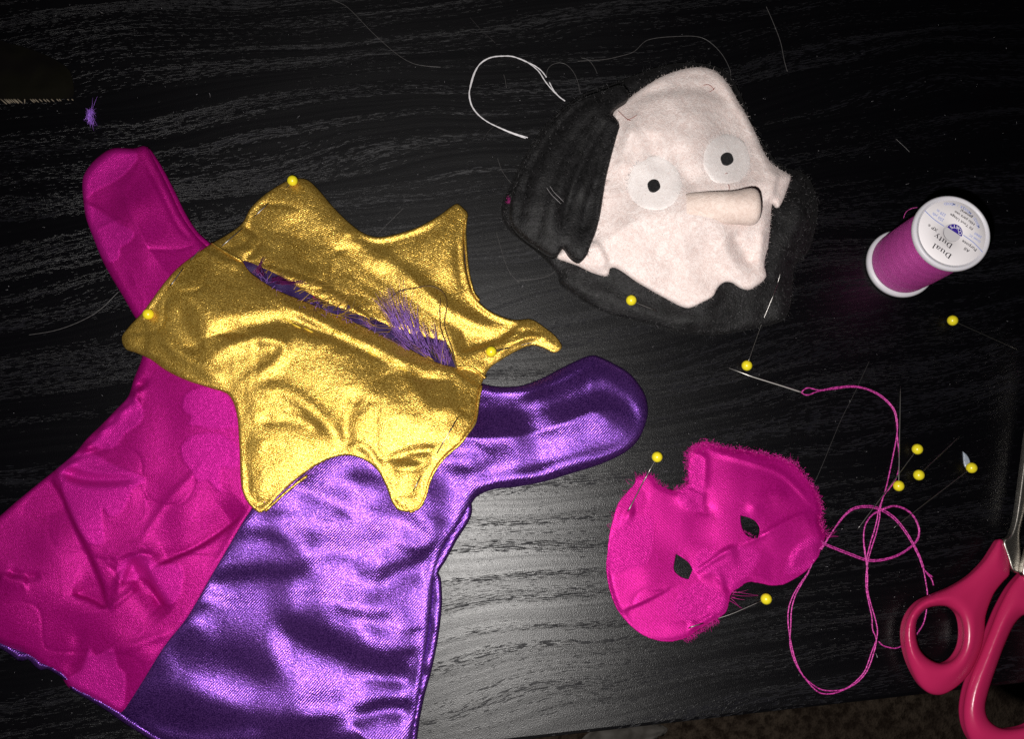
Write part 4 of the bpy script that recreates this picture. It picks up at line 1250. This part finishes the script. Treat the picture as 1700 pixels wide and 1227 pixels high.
A8 = lambda *p: [(760 + x / 5.333, 70 + y / 5.333) for x, y in p]
MAT['white_thread'] = mat_plain('white_thread', (.74, .72, .74), .6, grain=(5000, .6, .0001))
wp = [A8((945,515),(905,485),(845,430),(775,345),(720,260),(660,205),(590,160),(500,128),(400,118),(290,132),(205,180),(155,260),(120,370),(100,460),(122,560),(180,640),(260,700),(350,745),(470,795),(620,843)),
      A8((950,518),(900,482),(850,425),(830,390),(810,350)), A8((785,308),(740,250),(680,205),(600,168),(490,124),(400,120),(290,134),(198,190),(148,262),(113,370),(104,460),(126,560),(185,642),(262,702),(352,748),(470,802),(600,848))]
tag(strand(wp, .00026, MAT['white_thread'], name='white_thread', amp=.0004), 'loop of white thread coming out from under the puppet head', 'thread')
MAT['dark_thread'] = mat_plain('dark_thread', (.035, .032, .033), .45)
MAT['hair'] = mat_plain('grey_hair', (.09, .085, .085), .4)
for pts, mt, r, lab in [
    (A8((785,300),(795,240),(830,200),(890,180),(950,190),(1000,230),(1040,290),(1065,360),(1085,450)), 'hair', .00009, 'dark thread arching up behind the hood beside the white thread loop'),
    (A8((1060,165),(1150,160),(1300,150),(1440,120),(1560,80)) + [(1075,66),(1120,60),(1165,62),(1195,85),(1212,115),(1213,130)], 'hair', .00010, 'long dark thread curling over the top of the puppet head'),
    (A8((1090,135),(1150,150),(1200,205),(1235,275)), 'hair', .00008, 'short curled dark thread just above the hood'),
    ([(540,-5),(575,10),(620,55),(660,90),(690,106),(732,111)], 'hair', .00009, 'long fine hair running down from the top edge of the table view'),
    ([(48,556),(90,549),(130,535),(165,515),(196,485)], 'hair', .00011, 'fine pale hair reaching out from under the magenta sleeve'),
    ([(780,28),(800,50),(822,70)], 'dark_thread', .00009, 'short faint hair near the top middle of the table'),
    ([(1272,10),(1285,40),(1296,70),(1302,100),(1307,118)], 'hair', .00012, 'faint pale hair on the dark table right of the puppet head'),
    ([(1443,600),(1420,650),(1395,700),(1362,780),(1330,850)], 'dark_thread', .00009, 'long dark hair between the pins and the eye mask'),
    (A8((405,280),(420,330),(430,400)), 'hair', .00009, 'tiny hair inside the white thread loop'),
    (A8((225,860),(270,790),(330,735),(385,700)), 'dark_thread', .00009, 'short dark hair crossing the foot of the white thread loop'),
    ([(826,262),(832,280),(842,296),(856,312)], 'hair', .00008, 'short hair lying left of the hood'),
    ([(824,385),(834,420),(845,450),(862,470)], 'hair', .00008, 'bent hair below the left corner of the hood'),
    ([(935,436),(915,455),(895,462),(858,466)], 'hair', .00008, 'curved hair at the lower left corner of the hood'),
    ([(670,345),(650,365),(625,390)], 'hair', .00007, 'straight hair lying between two points of the gold collar'),
    ([(1487,230),(1500,242),(1510,252)], 'hair', .00009, 'small hair on the bare table above the spool')]:
    tag(strand([pts], r, MAT[mt], name='stray_thread', z=.0002, amp=.0002), lab, 'stray thread', 'stray threads and hairs on the table')

# ------------------------------------------------------------------ pins
hm = M('yellow_bead')
hm.set(Base_Color=(.86, .70, .022), Roughness=.28, Specular_IOR_Level=.5, Subsurface_Weight=.08)
MAT['bead'] = hm.m
PIN_R = .00225
def pin(head, tip, label, zh=None, path=None, r=PIN_R):
    """head: picture point of the bead; tip: picture point of the point; path: [(x, y, z)...] for a woven shaft"""
    zh = r if zh is None else zh
    hc_ = P(head[0], head[1], zh)
    root = thing('pin', label, 'pin', (hc_[0], hc_[1], zh - r), 'sewing pins on the table and in the cloth')
    V, F = ball(hc_, r, 22, 14, .97)
    mesh_obj('head', V, F, MAT['bead'], root)
    if path is None: pts = np.array([hc_, P(tip[0], tip[1], .0004)])
    else: pts = np.array([hc_] + [P(*q) for q in path])
    n = 24
    s = np.linspace(0, len(pts) - 1, n)
    pts = np.stack([np.interp(s, np.arange(len(pts)), pts[:, k]) for k in range(3)], 1)
    rr = np.full(n, .00027); rr[-3:] = (.00022, .00014, .00004)
    V, F = tube([pts], [rr], 7)
    mesh_obj('shaft', V, F, MAT['steel'], root)
    return root
def zg(x, y, up_): return float(z_gold(np.array([[x, y]], float))[0]) + up_
def woven(pts): return [(x, y, zg(x, y, u)) for x, y, u in pts]
pin((485.5, 299.5), None, 'yellow-headed pin at the topmost point of the gold collar', zg(486, 303, .0018),
    woven([(477,310,.0006),(474,313,-.0006),(447,336,-.0008),(444,339,.0007),(425,357,.0007),(421,361,-.0008),(404,377,-.0008),(400,381,.0007),(370,407,.0007),(366,411,-.0006),(338,404+16,.0)]))
pin((246, 521.5), None, 'yellow-headed pin near the left point of the gold collar', zg(246, 522, .0016),
    woven([(256,508,-.0008),(281,476,-.0008),(284,473,.0007),(303,447,.0007),(306,444,-.0008),(340,405,.0006)]))
pin((815.5, 584), None, 'yellow-headed pin in the fold of the right point of the gold collar', zg(815, 584, .0022),
    woven([(830,581,.0012),(846,577,.0006),(850,576,-.0006),(900,565,-.0008),(905,563,.0)]))
hid = thing('pin', 'steel pin with no bead showing, woven through the lower right edge of the gold collar', 'pin', P(720, 760, .012), 'sewing pins on the table and in the cloth')
pts = np.array([P(*q) for q in woven([(762,690,-.0006),(758,697,.0008),(727,750,.0008),(724,755,-.0008),(700,789,-.0008),(698,792,.0007),(688,812,.0007),(685,816,-.0005)])])
V, F = tube([pts], [.00027], 7)
mesh_obj('shaft', V, F, MAT['steel'], hid)
zhood = lambda x, y: float(z_hood_raw(np.array([[x, y]]))[0])
pin((1048, 498.5), None, 'yellow-headed pin stuck in the black felt under the chin of the puppet head', zhood(1048, 498) + .0015, [(1062,505,zhood(1062,505)+.0010),(1085,514,zhood(1085,514)+.0006),(1095,520,zhood(1095,520)-.0010),(1180,545,.003)])
pin((1240, 607), None, 'yellow-headed pin pointing up into the lower edge of the black hood', None, [(1265,536,.0028),(1284,490,.0078),(1291,470,zhood(1291,470)+.0004),(1296,452,zhood(1296,452)+.0016)])
pin((1581.5, 532), (1692, 582), 'yellow-headed pin lying alone below the thread spool')
pin((1523, 746), (1423, 880), 'topmost of the yellow-headed pins clustered right of the needle thread')
pin((1525.5, 789), (1596, 722), 'yellow-headed pin at the middle of the cluster, its shaft pointing up to the right')
pin((1492, 807), (1495, 640), 'yellow-headed pin beside the magenta thread, its shaft pointing straight up')
pin((1613, 777), (1482, 878), 'yellow-headed pin beside the small clear flake, right of the cluster')
zm = lambda x, y: float(z_mask(np.array([[x, y]], float))[0])
pin((1091, 759), None, 'yellow-headed pin above the upper left corner of the eye mask', None, [(1078,782,.0022),(1073,792,.0012),(1068,800,.0010),(1062,812,zm(1062,812)+.0006),(1045,845,zm(1045,845)+.0006),(1040,852,zm(1040,852)-.0004)])
pin((1272, 995), None, 'yellow-headed pin below the lower right edge of the eye mask', None, [(1215,1020,.0010),(1190,1028,.0002),(1170,1034,.0003),(1165,1036,zm(1165,1036)+.0006),(1146,1042,zm(1146,1042)+.0006),(1141,1045,.0003),(1108,1066,.0002)])

# ------------------------------------------------------------------ scissors
hm2 = M('red_plastic')
gr2 = hm2.noise(900, detail=2)
hm2.set(Base_Color=hm2.mix(hm2.noise(14, detail=2), (.42, .014, .082), (.48, .021, .105)), Roughness=hm2.math('ADD', .26, hm2.math('MULTIPLY', gr2, .08)), Specular_IOR_Level=.5, Normal=hm2.bump(gr2, .08, .0002))
MAT['red'] = hm2.m
sc = thing('scissors', 'scissors with red plastic handles lying across the table edge', 'scissors', P(1650, 1050, .0))
H1 = spline([(1657,896),(1648,910),(1634,931),(1610,955),(1580,974),(1552,986),(1527,998),(1509,1019),(1500,1047),(1502,1080),(1511,1110),(1527,1139),(1545,1153),(1566,1154),(1590,1140),(1612,1115),(1628,1080),
             (1634,1053),(1637,1022),(1650,987),(1665,967),(1676,954),(1675,930),(1670,908),(1664,896)], step=4)
O1 = spline([(1557,1007),(1575,1009),(1592,1023),(1598,1048),(1595,1075),(1582,1095),(1563,1102),(1543,1095),(1527,1078),(1521,1052),(1524,1028),(1538,1012)], step=4)
H2 = spline([(1703,946),(1692,955),(1675,976),(1657,1010),(1641,1050),(1626,1088),(1612,1120),(1602,1152),(1598,1185),(1603,1215),(1618,1240),(1645,1256),(1680,1262),(1720,1255),(1752,1235),(1772,1200),(1778,1150),(1772,1100),(1757,1050),(1742,1000),(1735,950),(1722,938)], step=5)
O2 = spline([(1700,1022),(1684,1038),(1668,1072),(1654,1110),(1641,1150),(1636,1176),(1642,1196),(1660,1209),(1684,1210),(1712,1202),(1736,1180),(1745,1145),(1742,1100),(1730,1050),(1716,1026)], step=5)
def z_h(o, hole, base, th, r, flat):
    def zt(p, d):
        d_h = seg_dist(p, hole, True)[0]; d_o = seg_dist(p, o, True)[0]
        d = np.minimum(d_h, d_o)
        ring = np.exp(-(d_h / 34.0) ** 2)
        return base + th * (dome(d, r) * (flat + (1 - flat) * ring))
    return zt
def handle(o, hole, base, th, r, flat):
    return sheet('handle', o, z_h(o, hole, base, th, r, flat), MAT['red'], sc, holes=[hole], step=3.6, zbot=lambda p, d: base - th * .8 * dome(d, r))
handle(H1, O1, .0058, .0052, 24, .62)
handle(H2, O2, .0062, .0054, 26, .7)
# shanks and blades run on past the frame
def flat_bar(name, outline, z, t):
    o = np.asarray(outline, float)
    return sheet(name, o, lambda p, d: z + t * dome(d, 3), MAT['blade'], sc, step=5, zbot=lambda p, d: z - t * dome(d, 3))
MAT['blade'] = mat_plain('blade_steel', (.60, .57, .52), .30, metal=1.0, grain=(1500, .25, .0002))
B1 = spline([(1664,898),(1676,890),(1684,868),(1689,838),(1694,800),(1699,760),(1704,720),(1716,640),(1733,560),(1738,562),(1730,650),(1722,740),(1712,800),(1702,850),(1694,885),(1697,930),(1699,948),(1690,953),(1680,948),(1672,925)], step=5)
flat_bar('blade', B1, .0062, .0016)
B2 = spline([(1697,955),(1706,900),(1714,850),(1722,800),(1726,740),(1724,650),(1728,560),(1734,560),(1745,650),(1748,740),(1742,810),(1734,870),(1726,930),(1720,960)], step=5)
flat_bar('blade', B2, .0094, .0014)
c3 = P(1722, 790, .0112)
V, F = lathe([(.0001, .0012), (.0022, .0010), (.0031, .0004), (.0033, -.0012)], 28)
mesh_obj('pivot_screw', V + c3, F, MAT['steel'], sc)

# ------------------------------------------------------------------ small things
fk_ = spline([(1598,749),(1606,756),(1611,768),(1607,780),(1600,772)], step=3, sharp=(0,))
fm_ = M('clear_flake'); fm_.set(Base_Color=(.55, .62, .72), Roughness=.25, Transmission_Weight=.5, Specular_IOR_Level=.6, Normal=fm_.bump(fm_.noise(900, detail=2), .6, .0006))
fl3 = sheet('plastic_flake', fk_, lambda p, d: .0004 + (p[:, 0] - 1598) * .00006 + .0003 * dome(d, 3), fm_.m, None, step=3, zbot=lambda p, d: .0001 + (p[:, 0] - 1598) * .00003)
tag(fl3, 'small clear plastic flake on the table beside a pin head', 'flake')

# purple ravelling at the upper left
q = np.stack([RNG.normal(152, 2.2, 120), RNG.uniform(180, 203, 120)], 1); q[:, 0] += np.sin((q[:, 1] - 180) / 7) * -3
a = PI / 2 + RNG.normal(0, .35, 120) + PI * (RNG.random(120) < .6)
V, F = fibres(PA(q, RNG.uniform(.0004, .002, 120)), np.stack([np.cos(a), np.sin(a), RNG.normal(0, .2, 120)], 1), .0024, .00013, .6, 3)
V2, F2 = fibres(PA([(149,198),(152,202),(155,196),(153,176),(156,174)], .0012), np.array([[.25,-1,0],[.3,-1,0],[.6,-1,.0],[.0,1,0],[.15,1,0]]), .0042, .00012, .15, 3)
V[:, 2] = np.maximum(V[:, 2], .0002)
ml = mat_plain('violet_ravel', (.42, .18, .80), .35, metal=.3)
tag(mesh_obj('thread_tuft', np.concatenate([V, V2]), np.concatenate([F, np.asarray(F2) + len(V)]), ml), 'small tuft of purple ravelled thread on the dark table', 'thread tuft')

# dark cloth at the left edge, with a pale overcast fringe
RUG = spline([(-60,60),(20,72),(70,88),(112,112),(122,140),(120,160),(80,165),(40,166),(0,167),(-60,168)], step=7)
rug = thing('dark_cloth', 'dark brown cloth with a short pale fringe at the left edge of the table', 'cloth', P(20, 120, 0))
rc = M('dark_brown_cloth'); rn = rc.noise(300, detail=3)
rc.set(Base_Color=rc.mix(rc.ramp(rc.noise(60, detail=2), .35, .65), (.0012, .0006, .0004), (.0026, .0022, .0007)), Roughness=.9, Specular_IOR_Level=.1, Normal=rc.bump(rn, .5, .0005))
sheet('cloth', RUG, lambda p, d: .0006 + .0016 * soft(d, 18) + .0006 * vnoise(p, 22, 3) * soft(d, 18), rc.m, rug, step=6, zbot=lambda p, d: np.full(len(p), .0002))
rf = mat_plain('pale_fringe', (.17, .14, .10), .7)
P3 = []
for k, x in enumerate([1,7,10,14,18,22,24,29,41,50,54,58,65,72,77,85,94,98,112,119]):
    if x == 41: P3.append(PA([(41,164),(41,171)], [.0014, .0005]))
    else:
        L = (9 - x * .055) * RNG.uniform(.8, 1.15)
        P3.append(PA([(x, 164), (x + L * .55, 164 + L * .45), (x + L * 1.05, 164 + L * .85)], [.0016, .0013, .0005]))
V, F = tube(P3, [.00025] * len(P3), 5)
o = mesh_obj('fringe', V, F, rf, rug); o['kind'] = 'stuff'

# pale cloth fallen on the carpet
SC = spline([(960,1232),(985,1212),(1010,1206),(1050,1203),(1085,1204),(1108,1210),(1098,1222),(1075,1236),(1060,1262),(1000,1270),(955,1255)], step=5)
pc = M('pale_cloth'); pn = pc.noise(40, detail=3)
pc.set(Base_Color=pc.mix(pc.ramp(pn, .35, .65), (.20, .18, .16), (.42, .39, .36)), Roughness=.9, Normal=pc.bump(pn, .6, .01))
o = sheet('cloth_scrap', SC + RNG.normal(0, 1.2, SC.shape), lambda p, d: -.718 + .006 * soft(d, 14) + .004 * vnoise(p, 18, 1) * soft(d, 10), pc.m, None, step=5, zbot=lambda p, d: np.full(len(p), -.7195))
tag(o, 'pale crumpled cloth on the carpet below the table edge', 'cloth scrap')

# lint and specks
n = 420
q = np.stack([RNG.uniform(10, 1695, n), RNG.uniform(5, 1190, n)], 1)
w = PA(q, .0003)
keep = (w[:, 1] - e0[1]) * math.cos(edge_ang) - (w[:, 0] - e0[0]) * math.sin(edge_ang) > .004
w = w[keep]; n = len(w)
a = RNG.uniform(0, 2*PI, n)
V, F = fibres(w, np.stack([np.cos(a), np.sin(a), np.full(n, .05)], 1), np.where(RNG.random(n) < .12, .0016, .0004) * RNG.uniform(.6, 1.4, n), np.where(RNG.random(n) < .1, .00017, .00009), .5, 2)
o = mesh_obj('lint_specks', V, F, mat_plain('lint', (.30, .29, .31), .6))
tag(o, 'pale specks of lint and fluff scattered over the black table', 'lint', kind='stuff')
